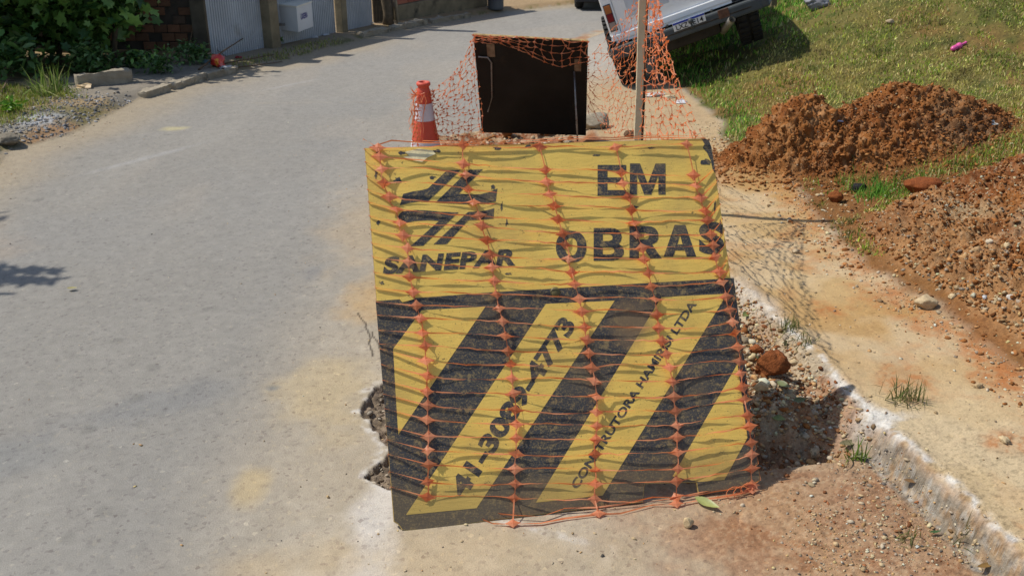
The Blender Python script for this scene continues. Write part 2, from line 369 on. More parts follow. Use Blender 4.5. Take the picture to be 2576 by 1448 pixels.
    # soil
    S = np.repeat(alb(180, 116, 60)[None], len(X), 0); S = blend(S, ss(.45, .62, n2), alb(156, 94, 46)); S = blend(S, ss(.55, .68, n1)*.5, alb(196, 140, 84)); S = blend(S, ss(.62, .72, n3)*.5, alb(206, 160, 112))
    hp = heap(X, Y); A, B = mound_parts(X, Y); md = ss(.02, .06, A+B+.06*(n2-.5))
    S2 = blend(S, ss(.45, .6, fbm(X, Y, 1.9, 3, 130)+.3*ss(4.8, 3.6, Y))*.7, alb(196, 150, 102)); S2 = blend(S2, ss(4.6, 5.3, Y)*ss(.4, .6, n2)*.5, alb(132, 72, 38))
    S2 = blend(S2, spot(X, Y, 2.65, 4.55, .28, .22, .4, 67)*.8, alb(196, 178, 146)); S2 = blend(S2, spot(X, Y, 2.35, 4.8, .12, .3, .4, 68)*.7, alb(200, 176, 136))
    S = blend(S, spot(X, Y, 2.95, 6.35, .35, .3, 0, 69)*.6, alb(140, 112, 84))
    # turf base
    T = np.repeat(alb(134, 124, 66)[None], len(X), 0); T = blend(T, ss(.45, .65, n2), alb(104, 108, 50)); T = blend(T, ss(.58, .72, n1)*.6, alb(160, 116, 68)); T = blend(T, ss(.6, .7, n3)*.5, alb(70, 66, 40))
    T = blend(T, ss(7.4, 6.2, Y+.5*(n1-.5))*.8, alb(160, 104, 60))
    c = blend(c, ss(-.04, .06, s+.12*(n2-.5)), T)
    c = blend(c, ss(.1, .35, hp+.3*(n2-.5)), S2); c = blend(c, md, S)
    # left verge: earth, gravel wash, concrete pavement
    V_ = np.repeat(alb(186, 160, 120)[None], len(X), 0); V_ = blend(V_, ss(.4, .6, n2), alb(140, 128, 96)); V_ = blend(V_, ss(.5, .65, n1)*.7, alb(122, 116, 62))
    gr = spot(X, Y, -4.2, 7.9, .55, 1.0, -.2, 71, .8)*.7; V_ = blend(V_, gr, alb(178, 172, 160)); V_ = blend(V_, spot(X, Y, -4.0, 8.3, .3, .4, 0, 72), alb(196, 198, 200))
    V_ = blend(V_, spot(X, Y, -3.75, 7.9, .22, .5, 0, 73)*.9, alb(190, 150, 110))
    sw = ss(9.0, 9.3, Y+.3*(n2-.5))*ss(1.5, 1.1, l+.2*(n2-.5)); V_ = blend(V_, sw, blend(np.repeat(alb(158, 148, 132)[None], len(X), 0), ss(.5, .65, n2)*.5, alb(130, 124, 112)))
    V_ = blend(V_, ss(10.9, 11.2, Y+.4*(n2-.5))*.7*ss(1.4, .9, l), alb(176, 156, 126)); V_ = blend(V_, ss(13.5, 15, Y)*.6, alb(190, 156, 110))
    V_ = blend(V_, ss(.35, .05, l+.15*(n2-.5))*ss(.45, .6, n2)*.8*ss(10.8, 11.5, Y), alb(112, 112, 58))
    c = blend(c, ss(-.03, .08, l+.18*(n2-.5)), V_)
    c = blend(c, ss(-.75, .0, l+.5*(n1-.5))*.75*(l < .06), alb(186, 168, 138))
    n4 = fbm(X, Y, 85, 2, 150); n5 = fbm(X, Y, 140, 1, 151)
    dm = np.clip(d+kb+kf+t+pm*.12+ss(0, .1, s)*np.clip(hp+md, 0, 1), 0, 1)*ss(8, 5, Y)
    c = blend(c, dm*ss(.64, .74, n4)*.35, alb(226, 200, 160)); c = c*(1-.30*dm*ss(.40, .26, n4))[:, None]
    rd = (1-ss(-.3, .1, dm))*ss(6, 3.5, Y)*(X < k); c = c*(1-.16*rd*ss(.30, .12, n5))[:, None]; c = c*(1+.12*rd*ss(.75, .95, n5))[:, None]
    return np.clip(c*(.86+.28*(n3+(.5-n3)*(.6*rd))[:, None]), .005, .9)
Cf = ground_color(Xf, Yf)
idx = np.arange(len(Xf)).reshape(shp)
Q = np.stack([idx[:-1, :-1], idx[:-1, 1:], idx[1:, 1:], idx[1:, :-1]], -1).reshape(-1, 4)
xc = Xf[Q].mean(1); yc = Yf[Q].mean(1)
A_, B_ = mound_parts(xc, yc); mtot = A_+B_+.05*(fbm(xc, yc, 6, 4, 102)-.5)
kc = kx(yc); sc_ = xc-bx(yc); lc = lx(yc)-xc
cls = np.zeros(len(Q), int)                                   # 0 road
cls[trench(xc, yc) > .3] = 1
cls[(xc > kc-.20) & (xc < kc+.06)] = 2
cls[(xc >= kc+.06)] = 3
cls[(sc_ > .02) & (cls == 3)] = 4
cls[(heap(xc, yc) > .42) & (cls == 4) & (yc < 6.3) & (xc < 4.4) & (yc > 2.75)] = 5
mraw = A_+B_; cls[(mraw > .08) & (cls >= 3)] = 6
cls[lc > .02] = 8
cls[(lc > .02) & (yc > 9.2) & (lc < 1.3)] = 9
spec_ = [('road', M_road, 'structure', 'dusty grey asphalt road curving past the works', None),
    ('trench_bottom', M_soil, 'structure', 'broken ground and rubble of the dug up trench behind the yellow board', None),
    ('kerb', M_kerb, 'structure', 'worn low kerb with white lime along its top edge', None),
    ('footpath', M_path, 'structure', 'trodden tan earth footpath beside the kerb', None),
    ('grass_bank', M_bank, 'structure', 'sloping grassy bank right of the footpath', None),
    ('soil_slope', M_soil, 'structure', 'spread of loose reddish soil and stones right of the footpath', None),
    ('soil_mound', M_soil, None, 'smaller peak of dug reddish earth nearest the wooden post', 'soil mound'),
    ('soil_mound', M_soil, None, 'larger wide heap of dug reddish earth with grey patch on its right', 'soil mound'),
    ('verge', M_bank, 'structure', 'grassy gravel verge left of the road', None),
    ('sidewalk', M_path, 'structure', 'rough concrete sidewalk in front of the metal fence', None)]
for i, (nm, mt, kd, lb, ct) in enumerate(spec_):
    if i in (5, 6, 7): continue
    q = Q[cls == i]
    if not len(q): continue
    u_, inv = np.unique(q, return_inverse=True)
    V = np.stack([Xf[u_], Yf[u_], Zf[u_]], 1)
    org = None
    if kd is None: org = np.array([V[:, 0].mean(), V[:, 1].mean(), V[:, 2].min()])
    o = mk(nm, V, inv.reshape(-1, 4), mt, None, True, Cf[u_], org)
    tag(o, lb, ct, 'mounds of dug earth beside the footpath' if kd is None else None, kd)

CRUMB = []
def soil_patch(name, box, step, fn, th, label, cat, group, kind, amp=1., sel=None, ncr=3000, pebble=.12):
    gx = np.arange(box[0], box[1], step); gy = np.arange(box[2], box[3], step); X, Y = np.meshgrid(gx, gy); sh_ = X.shape; X = X.ravel(); Y = Y.ravel()
    m = fn(X, Y); wz = ss(th*.6, th*2.2, m); Z = h_smooth(X, Y)*wz+h(X, Y)*(1-wz)+.10*ss(th*1.5, th*4, m)*(fbm(X, Y, 3.2, 3, 8)-.45)
    Zs = Z.reshape(sh_); gy_, gx_ = np.gradient(Zs, step); nn = np.stack([-gx_.ravel(), -gy_.ravel(), np.ones(len(X))], 1); nn /= np.linalg.norm(nn, axis=1)[:, None]
    P = np.stack([X, Y, Z], 1); wq = P+.02*np.stack([fbm(X, Z+Y, 14, 2, 91), fbm(Y, Z-X, 14, 2, 92), fbm(X+Z, Y, 14, 2, 93)], 1)*2
    f = ss(th*.6, th*2.5, m)*amp; big = fbm(X+Z*.7, Y-Z*.7, 5, 2, 94)
    hb = lambda w_, r_: np.sqrt(np.maximum(0, r_*r_-w_*w_))
    d = .085*hb(w3(wq, 8.5, 1), .55)*ss(.40, .66, big)+.055*hb(w3(wq, 19, 2), .55)*ss(.30, .6, fbm(X, Y+Z, 9, 2, 95))+.030*hb(w3(wq, 38, 3), .55)+.016*hb(w3(wq, 70, 4), .55)+.006*(fbm(X+Z, Y-Z, 120, 2, 96)-.5)
    P = P+nn*(d*f)[:, None]+np.array([0, 0, .004])-np.array([0, 0, .012])*ss(th*.7, th*.3, m)[:, None]
    C = ground_color(X, Y)*(1+.35*(fbm(X+Z, Y-Z, 40, 3, 97)-.5))[:, None]
    ii = np.arange(len(X)).reshape(sh_); q = np.stack([ii[:-1, :-1], ii[:-1, 1:], ii[1:, 1:], ii[1:, :-1]], -1).reshape(-1, 4); q = q[(m[q].min(1) > th*.35) & (np.abs(X[q]).max(1) < .9*Y[q].min(1))]
    if sel is not None: q = q[sel(X[q].mean(1), Y[q].mean(1))]
    cand = np.unique(q); cand = cand[(m[cand] > th) & (np.abs(X[cand]) < .64*Y[cand])]; rc = np.random.default_rng(len(CRUMB)+9); CRUMB.append((P[rc.choice(cand, ncr)], pebble))
    u_, inv = np.unique(q, return_inverse=True); V = P[u_]; org = np.array([V[:, 0].mean(), V[:, 1].mean(), V[:, 2].min()])
    o = mk(name, V, inv.reshape(-1, 4), M_soil, None, True, C[u_].clip(.005, .9), org); return tag(o, label, cat, group, kind)
isA = lambda X, Y: (lambda a, b: a > b)(*mound_parts(X, Y))
gm = 'mounds of dug earth beside the footpath'
soil_patch('soil_mound', (1.1, 2.7, 5.6, 7.5), .0085, mound, .035, 'smaller left peak of dug reddish earth nearest the wooden post', 'soil mound', gm, None, 1., isA, 3000)
soil_patch('soil_mound', (1.6, 4.3, 5.5, 7.6), .0095, mound, .035, 'larger wide heap of dug reddish earth with grey patch on its right', 'soil mound', gm, None, 1., lambda X, Y: ~isA(X, Y), 6000)
soil_patch('soil_slope', (1.7, 4.6, 2.6, 6.5), .0105, heap, .25, 'spread of loose reddish soil and stones right of the footpath', None, None, 'structure', .9, None, 12000, .55)

# ---------------------------------------------------------------- the leaning board
def gnd(px, py):
    d = ray(px, py); return np.array([0, 0, CAM_H])+d*(CAM_H/-d[2])
_a = np.array([-.3986, 2.7254, 0.]); _b = np.array([.8861, 2.9519, 0.]); _c = np.array([-.5260, 3.4478, 1.0839])
BL = gnd(992, 1335); WX = (_b-_a)/np.linalg.norm(_b-_a); HY = _c-_a; HY = HY-WX*(HY@WX); HY /= np.linalg.norm(HY)   # edge and lean of the board
def on_board(px, py):
    n_ = np.cross(WX, HY); d = ray(px, py); o = np.array([0, 0, CAM_H]); return o+((BL-o)@n_)/(d@n_)*d
BR = on_board(1914, 1220); TL = on_board(918, 373); TR = on_board(1788, 350)
ORG = BL
NB = np.cross(WX, HY)                                        # towards the camera
if NB[1] > 0: NB = -NB
ZL = .006
BM = Matrix(((WX[0], HY[0], NB[0], ORG[0]), (WX[1], HY[1], NB[1], ORG[1]), (WX[2], HY[2], NB[2], ORG[2]+ZL), (0, 0, 0, 1)))
def buv(px, py):
    d = ray(px, py); o = np.array([0, 0, CAM_H]); O = ORG+np.array([0, 0, ZL]); t = ((O-o)@NB)/(d@NB); p = o+t*d-O
    return np.array([p@WX, p@HY])
def painted(name, base, under, thr, mud=.5):
    m, nt, p = nodes(name); tc = N(nt, 'ShaderNodeTexCoord')
    def nz(sc, det=6, rough=.6, vec=None):
        n = N(nt, 'ShaderNodeTexNoise'); n.inputs['Scale'].default_value = sc; n.inputs['Detail'].default_value = det; n.inputs['Roughness'].default_value = rough
        nt.links.new(vec or tc.outputs['Object'], n.inputs['Vector']); return n.outputs[0]
    mp = N(nt, 'ShaderNodeMapping'); mp.inputs['Scale'].default_value = (.35, 2.2, 1); nt.links.new(tc.outputs['Object'], mp.inputs[0])
    base = np.array(base)
    c = mixc(nt, ramp(nt, nz(5), [(.3, 0.), (.7, 1.)]), tuple(base*.86), tuple(base*1.08))
    c = mixc(nt, ramp(nt, nz(150, 8, .75), [(thr-.02, 0.), (thr+.05, .8)]), c, under)
    c = mixc(nt, ramp(nt, nz(26, 10, .82), [(thr-.005, 0.), (thr+.02, .9)]), c, under)
    c = mixc(nt, ramp(nt, nz(70, 8, .8, mp.outputs[0]), [(thr, 0.), (thr+.07, .6)]), c, under)
    c = mixc(nt, ramp(nt, nz(3.2, 5, .6), [(.50, 0.), (.74, mud*1.25)]), c, tuple(alb(150, 128, 92)))
    # mud splashed over the lower edge and a rubbed patch, where the board has them
    sp = N(nt, 'ShaderNodeSeparateXYZ'); nt.links.new(tc.outputs['Object'], sp.inputs[0])
    e = N(nt, 'ShaderNodeMath', operation='ADD'); mm = N(nt, 'ShaderNodeMath', operation='MULTIPLY'); mm.inputs[1].default_value = -.22
    nt.links.new(nz(9, 8, .7), mm.inputs[0]); nt.links.new(sp.outputs[1], e.inputs[0]); nt.links.new(mm.outputs[0], e.inputs[1])
    c = mixc(nt, ramp(nt, e.outputs[0], [(0., .42), (.0001, .4), (.06, 0.)]), c, tuple(alb(146, 124, 88)))
    vd = N(nt, 'ShaderNodeVectorMath', operation='DISTANCE'); q = buv(1590, 815); vd.inputs[1].default_value = (q[0], q[1], 0); nt.links.new(tc.outputs['Object'], vd.inputs[0])
    ad = N(nt, 'ShaderNodeMath', operation='ADD'); m2 = N(nt, 'ShaderNodeMath', operation='MULTIPLY'); m2.inputs[1].default_value = .12; nt.links.new(nz(14, 8, .7), m2.inputs[0])
    nt.links.new(vd.outputs['Value'], ad.inputs[0]); nt.links.new(m2.outputs[0], ad.inputs[1])
    c = mixc(nt, ramp(nt, ad.outputs[0], [(.10, .75), (.165, 0.)]), c, tuple(alb(150, 124, 90)))
    nt.links.new(c, p.inputs['Base Color']); p.inputs['Roughness'].default_value = .55; p.inputs['Specular IOR Level'].default_value = .35
    b = N(nt, 'ShaderNodeBump'); b.inputs['Strength'].default_value = .5; b.inputs['Distance'].default_value = .003
    nt.links.new(nz(40, 8, .7, mp.outputs[0]), b.inputs['Height']); nt.links.new(b.outputs[0], p.inputs['Normal'])
    return m
YEL = (.86, .58, .125); BLK = (.050, .051, .054)
M_yel = painted('worn_yellow_paint', YEL, tuple(alb(120, 104, 66)), .605, .35)
M_blk = painted('worn_black_paint', BLK, tuple(alb(160, 138, 96)), .55, .5)
M_ply = simple('plywood_edge', alb(186, 156, 104), .9, .3, 30, c2=(.02, .018, .015), bump=.3)
board = empty('roadworks_sign', None, 'large yellow and black EM OBRAS board leaning under orange net', 'road sign', mat=BM)
def P2(lst): return [tuple(buv(*p)) for p in lst]
outline = P2([(918, 373), (1350, 362), (1772, 349), (1783, 353), (1790, 372), (1912, 1208), (1862, 1226), (1758, 1244), (1752, 1212), (1621, 1216), (1617, 1262), (1247, 1306), (1100, 1327), (1024, 1333), (1011, 1331), (1006, 1323), (1000, 1316), (991, 1311)])
def earfaces(poly):
    from mathutils.geometry import tessellate_polygon
    return [list(t) for t in tessellate_polygon([[Vector((x, y, 0)) for x, y in poly]])]
def sheet(poly, z0, z1, name, mat, parent, ccw=True):
    n = len(poly); Fc = earfaces(poly)
    V = [(x, y, z1) for x, y in poly]+[(x, y, z0) for x, y in poly]
    F2 = [tuple(f) for f in Fc]+[tuple(i+n for i in reversed(f)) for f in Fc]+[(i, (i+1) % n, (i+1) % n+n, i+n) for i in range(n)]
    o = mk(name, V, F2, mat, parent)
    bm = bmesh.new(); bm.from_mesh(o.data); bmesh.ops.recalc_face_normals(bm, faces=bm.faces[:]); bm.to_mesh(o.data); bm.free(); return o
sheet(outline, -.002, 0, 'panel', [M_yel], board)
_c = np.mean(outline, 0); sheet([tuple(_c+(np.array(p_)-_c)*1.0015) for p_ in outline], -.017, -.0015, 'plywood_core', M_ply, board)
dy = lambda a: P2(a)
low = P2([(945, 757), (1250, 734), (1640, 711), (1846, 699), (1911, 1207), (1862, 1225), (1759, 1243), (1753, 1211), (1620, 1215), (1616, 1261), (1247, 1305), (1100, 1326), (1024, 1332), (1012, 1330), (1007, 1322), (1001, 1315), (992, 1310)])
sheet(low, .0002, .0006, 'black_field', M_blk, board)
for p in ([(1061, 780), (1221, 771), (1002, 1092), (995, 985), (989, 877)], [(1373, 764), (1546, 756), (1199, 1277), (1021, 1294)],
          [(1664, 747), (1821, 739), (1818, 757), (1516, 1245), (1348, 1263)], [(1855, 915), (1880, 1100), (1822, 1206), (1758, 1211), (1692, 1197)]):
    sheet(P2(p), .0007, .0011, 'yellow_stripe', M_yel, board)
def z1(pts): return P2([((1400+x*.5178)*.6289, (500+y*.5178)*.6289) for x, y in pts])
for p in ([(385, 622), (410, 533), (480, 514), (560, 502), (602, 490), (750, 350), (855, 347), (598, 594), (540, 590), (470, 600)],
          [(920, 347), (1025, 343), (840, 530), (940, 537), (1010, 534), (1070, 520), (1138, 490), (1125, 590), (1040, 608), (900, 611), (780, 606), (660, 598)],
          [(376, 748), (370, 715), (380, 690), (405, 668), (500, 656), (600, 660), (700, 670), (838, 674), (565, 932), (468, 935), (688, 740), (600, 735), (500, 742), (430, 756)],
          [(912, 671), (1000, 668), (1060, 658), (1113, 643), (1108, 722), (1040, 728), (912, 737), (745, 920), (645, 922)]):
    sheet(z1(p), .0003, .0007, 'emblem_stroke', M_blk, board)
def text_mesh(s, off, sp=1.0):
    cu = bpy.data.curves.new('t', 'FONT'); cu.body = s; cu.offset = off; cu.space_character = sp; cu.resolution_u = 6
    ob = bpy.data.objects.new('t', cu); scene.collection.objects.link(ob)
    bpy.context.view_layer.update()
    me = bpy.data.meshes.new_from_object(ob.evaluated_get(bpy.context.evaluated_depsgraph_get()))
    V = np.array([v.co[:] for v in me.vertices]); Fc = [tuple(p.vertices) for p in me.polygons]
    bpy.data.objects.remove(ob); bpy.data.curves.remove(cu); bpy.data.meshes.remove(me); return V, Fc
def text_quad(s, bl, br, tl_, z, name, mat, parent, off=.02, sp=1.0, fn=None, px=True, cap=None):
    V, Fc = text_mesh(s, off, sp)
    a, b, c = [np.array(buv(*p)) if px else np.array(p, float) for p in (bl, br, tl_)]
    x0, x1 = V[:, 0].min(), V[:, 0].max(); y0, y1 = (0-off, .73+off) if cap else (V[:, 1].min(), V[:, 1].max())
    u = (V[:, 0]-x0)/(x1-x0); v = (V[:, 1]-y0)/(y1-y0)
    P = a[None]+u[:, None]*(b-a)[None]+v[:, None]*(c-a)[None]
    if fn is None: W = np.column_stack([P, np.full(len(P), z)])
    else: W = np.array([fn(*p) for p in P])
    return mk(name, W, Fc, mat, parent)
M_ink = M_blk
# heavy block letters of the top half: drawn glyph by glyph at their own size
for ch, x0, x1, yt0, yt1, yb0, yb1 in [('E', 1502, 1576, 413, 0, 490, 0), ('M', 1583, 1675, 409, 0, 487, 0), ('O', 1397, 1476, 578, 0, 658, 0), ('B', 1492, 1570, 571, 0, 653, 0),
        ('R', 1582, 1662, 566, 0, 647, 0), ('A', 1668, 1752, 563, 0, 643, 0), ('S', 1757, 1822, 556, 0, 637, 0)]:
    ym = (yt0+yb0)/2; q0 = buv((x0+x1)/2, yt0); q1 = buv((x0+x1)/2, yb0); a = buv(x0, ym); b = buv(x1, ym)
    xm = (q0[0]+q1[0])/2; hw = np.linalg.norm(b-a)/2*.97; n_ = (b-a)/np.linalg.norm(b-a); yb_ = q1[1]; yt_ = q0[1]; skew = q0[0]-q1[0]
    bl = np.array([xm-hw-skew/2, yb_]); br = np.array([xm+hw-skew/2, yb_+n_[1]*2*hw]); t_ = np.array([xm-hw+skew/2, yt_])
    GP = {'E': [(0, 0), (1, 0), (1, .18), (.34, .18), (.34, .41), (.90, .41), (.90, .59), (.34, .59), (.34, .82), (1, .82), (1, 1), (0, 1)],
          'M': [(0, 0), (.20, 0), (.20, .62), (.40, 0), (.60, 0), (.80, .62), (.80, 0), (1, 0), (1, 1), (.72, 1), (.50, .34), (.28, 1), (0, 1)]}
    el = lambda rx, ry, n=28, p=.88: [(.5+rx*math.copysign(abs(math.cos(2*math.pi*i/n))**p, math.cos(2*math.pi*i/n)), .5+ry*math.copysign(abs(math.sin(2*math.pi*i/n))**p, math.sin(2*math.pi*i/n))) for i in range(n)]
    GH = {'A': ([(0, 0), (.29, 0), (.355, .20), (.645, .20), (.71, 0), (1, 0), (.665, 1), (.335, 1)], [[(.42, .39), (.58, .39), (.5, .70)]]),
          'R': ([(0, 0), (.30, 0), (.30, .37), (.42, .37), (.68, 0), (1.04, 0), (.73, .43), (.87, .50), (.93, .60), (.94, .71), (.91, .83), (.83, .93), (.72, .98), (.58, 1), (0, 1)], [[(.30, .58), (.52, .58), (.61, .61), (.64, .69), (.61, .76), (.52, .79), (.30, .79)]]),
          'B': ([(0, 0), (.62, 0), (.80, .03), (.92, .10), (.99, .20), (1, .30), (.96, .42), (.83, .52), (.90, .60), (.93, .73), (.90, .86), (.81, .95), (.70, .99), (.58, 1), (0, 1)], [[(.30, .19), (.56, .19), (.66, .23), (.69, .30), (.66, .38), (.56, .41), (.30, .41)], [(.30, .60), (.52, .60), (.61, .64), (.63, .70), (.61, .77), (.52, .81), (.30, .81)]]),
          'O': (el(.5, .5), [el(.20, .28)])}
    if ch in GH:
        from mathutils.geometry import tessellate_polygon
        rings = [GH[ch][0]]+GH[ch][1]; fl = [p_ for r_g in rings for p_ in r_g]
        tri = tessellate_polygon([[Vector((u_, v_, 0)) for u_, v_ in r_g] for r_g in rings])
        mk('letter', [(*tuple(bl+(br-bl)*u_+(t_-bl)*v_), .0009) for u_, v_ in fl], [tuple(t) for t in tri], M_ink, board)
    elif ch in GP: sheet([tuple(bl+(br-bl)*u_+(t_-bl)*v_) for u_, v_ in GP[ch]], .0004, .0009, 'letter', M_ink, board)
    else: text_quad(ch, bl, br, t_, .0009, 'letter', M_ink, board, off=.05, px=False)
text_quad('SANEPAR', (962, 690), (1296, 667), (971, 644), .0009, 'lettering', M_ink, board, off=.05, sp=1.08, cap=True)
text_quad('41-3089-4773', (1168, 1255), (1451, 818), (1125, 1226), .0015, 'lettering', M_ink, board, off=.045, cap=True)
text_quad('CONSTRUTORA HAMIRISI LTDA', (1452, 1231), (1753, 765), (1433, 1218), .0015, 'lettering', M_ink, board, off=.034, cap=True)
# scuffed black corner and torn tape
def ragged(cx, cy, rx, ry, n=18, a=.25, seed=1):
    r = random.Random(seed); L = []
    for i in range(n):
        t = 2*math.pi*i/n; k_ = 1+a*(r.random()-.5)*2; L.append((cx+rx*k_*math.cos(t), cy+ry*k_*math.sin(t)))
    return L
sheet(P2([(1765, 350), (1773, 349), (1783, 353), (1790, 372), (1796, 410), (1800, 436), (1793, 428), (1788, 405), (1779, 385), (1768, 372), (1772, 362)]), .0003, .0008, 'worn_corner', M_blk, board)
sheet(P2(ragged(1778, 408, 13, 9, 14, .4, 4)), .0003, .0008, 'worn_patch', M_blk, board)
for pk_i, (px_, py_, rx_s, ry_s) in enumerate([(1010, 386, 10, 4), (950, 384, 6, 5), (946, 440, 4, 8), (1100, 380, 8, 4), (1252, 372, 9, 4), (1330, 368, 7, 3), (1000, 452, 9, 6), (1088, 446, 7, 4), (1240, 470, 5, 8), (1262, 520, 3, 12), (1275, 560, 3, 8), (952, 560, 5, 5), (1640, 372, 8, 3), (1280, 688, 8, 3), (1740, 640, 6, 3), (960, 712, 8, 5), (1600, 520, 5, 3), (1500, 390, 12, 3), (1788, 600, 5, 9), (1798, 520, 3, 14), (1812, 560, 3, 8)]):
    sheet(P2(ragged(px_, py_, rx_s, ry_s, 11, .55, pk_i+30)), .0003, .0007, 'paint_chip', M_blk, board)
M_tape = simple('torn_tape', (.85, .74, .42), .45, .15, 20, bump=.2)
sheet(P2([(1018, 383), (1052, 374), (1088, 379), (1096, 388), (1075, 397), (1062, 408), (1040, 404), (1014, 396), (1030, 392)]), .0012, .003, 'torn_tape', M_tape, board)
sheet(P2(ragged(1062, 758, 26, 9, 16, .3, 9)) if False else P2([(1003, 750), (1035, 740), (1042, 752), (1025, 757), (1012, 760)]), .0012, .003, 'torn_tape', M_yel, board)
M_knob = simple('bolt_cap', alb(120, 110, 70), .5, .2, 30)
qv = buv(1397, 734); MB().lathe([(.0, .006), (.014, .005), (.018, 0)], (qv[0], qv[1], .001), 16).build('bolt_cap', M_knob, board, True)
M_rod = simple('steel_rod', (.25, .24, .23), .5, .2, 40, metal=.8, c2=alb(120, 70, 40))
Mi = BM.inverted()
for fx in (.12, .86):
    a = np.array(TL)*(1-fx)+np.array(TR)*fx; gx = a[0]+.02; gy = a[1]+.42
    p0 = Mi @ Vector((a[0], a[1]+.01, a[2]-.10)); p1 = Mi @ Vector((gx, gy, float(h(gx, gy))))
    MB().tube([p0, p1], .005, 6).build('support_rod', M_rod, board)

# ---------------------------------------------------------------- orange safety net
def net_plastic():
    m, nt, p = nodes('orange_net_plastic'); tc = N(nt, 'ShaderNodeTexCoord'); n = N(nt, 'ShaderNodeTexNoise'); n.inputs['Scale'].default_value = 14
    nt.links.new(tc.outputs['Object'], n.inputs['Vector'])
    c = mixc(nt, ramp(nt, n.outputs[0], [(.35, 0.), (.65, 1.)]), (.72, .22, .08), (.90, .40, .21)); nt.links.new(c, p.inputs['Base Color'])
    p.inputs['Roughness'].default_value = .5
    tr = N(nt, 'ShaderNodeBsdfTranslucent'); nt.links.new(mixc(nt, 1., c, (1., .8, .55), 'MULTIPLY'), tr.inputs[0]); ms = N(nt, 'ShaderNodeMixShader'); ms.inputs[0].default_value = .5
    o = nt.nodes['Material Output']; nt.links.new(p.outputs[0], ms.inputs[1]); nt.links.new(tr.outputs[0], ms.inputs[2]); nt.links.new(ms.outputs[0], o.inputs[0]); return m
M_net = net_plastic()
class Net:
    def __init__(s): s.m = MB()
    def ribbon(s, pts, w, n0, tw=0, t0=0, rag=0, ends=None):
        pts = [Vector(p) for p in pts]; k = len(pts); V = []
        for i, p in enumerate(pts):
            t = (pts[min(i+1, k-1)]-pts[max(i-1, 0)])
            if t.length < 1e-6: t = Vector((1, 0, 0))
            t.normalize(); b = t.cross(n0)
            if b.length < 1e-4: b = Vector((0, 0, 1))
            b.normalize(); q = Matrix.Rotation(t0+tw*i/(k-1), 3, t); ww = w*(1+rag*(random.random()-.5))
            if ends and i in (0, k-1): ww = ends
            b = q @ b; V += [p-b*ww/2, p+b*ww/2]
        s.m.add(V, [(2*i, 2*i+1, 2*i+3, 2*i+2) for i in range(k-1)])
    def node(s, c, a, b, n, L, Hh, bulge=.003):      # concave four pointed web where the strands cross
        c = Vector(c); V = [c+n*bulge]; K = 20
        for i in range(K):
            t = 2*math.pi*i/K; ct, st = math.cos(t), math.sin(t); r = (abs(ct)**(2/1.15)+abs(st)**(2/1.15)); e = 1/ max(.2, (abs(ct)**1.15+abs(st)**1.15))**(1/1.15)*1
            x = L*np.sign(ct)*abs(ct)**2.7; y = Hh*np.sign(st)*abs(st)**2.5
            V.append(c+a*x+b*y-n*bulge*.4*(abs(ct)**4))
        s.m.add(V, [(0, 1+i, 1+(i+1) % K) for i in range(K)])
    def grid(s, P, n0, wh=.005, wv=.004, L=.03, Hh=.017, seg=5, tw=1., sag=.0, jit=0, missing=0.):
        r, c_ = len(P), len(P[0])
        for i in range(r):
            for j in range(c_):
                p = Vector(P[i][j]); n = n0(i, j) if callable(n0) else n0
                a = (Vector(P[i][min(j+1, c_-1)])-Vector(P[i][max(j-1, 0)])); b = (Vector(P[min(i+1, r-1)][j])-Vector(P[max(i-1, 0)][j]))
                if a.length < 1e-6: a = Vector((1, 0, 0))
                if b.length < 1e-6: b = Vector((0, 0, 1))
                a.normalize(); b.normalize()
                if jit: n = (n+Vector([random.gauss(0, jit) for _ in range(3)])).normalized(); a = (a+Vector([random.gauss(0, jit*.5) for _ in range(3)])).normalized()
                b2 = (n.cross(a)).normalized(); b = b2 if b2.dot(b) > 0 else -b2; n2 = a.cross(b).normalized(); n2 = n2 if n2.dot(n) > 0 else -n2
                s.node(p, a, b, n2, L*random.uniform(.85, 1.15), Hh*random.uniform(.85, 1.1))
                if j < c_-1 and random.random() >= missing:
                    q = Vector(P[i][j+1]); sg = sag*(q-p).length*random.uniform(.4, 1.5); off = Vector([random.gauss(0, jit*.02) for _ in range(3)])
                    pts = [p.lerp(q, k/seg)+(Vector((0, 0, -sg))+off)*4*(k/seg)*(1-k/seg)+b*random.gauss(0, .0012) for k in range(seg+1)]
                    t0 = random.uniform(-.7, .7); s.ribbon(pts, wh, n, random.choice((-1, 1))*tw*random.uniform(.5, 1.3), t0, .35, ends=wh*1.7)
                if i < r-1 and random.random() >= missing:
                    q = Vector(P[i+1][j]); off = Vector([random.gauss(0, jit*.01) for _ in range(3)])
                    pts = [p.lerp(q, k/3)+off*4*(k/3)*(1-k/3) for k in range(4)]
                    s.ribbon(pts, wv, n, 0, 0, .1)
    def build(s, name, label, origin):
        o = mk(name, s.m.v, s.m.f, M_net, None, False, None, origin); return tag(o, label, 'safety net')
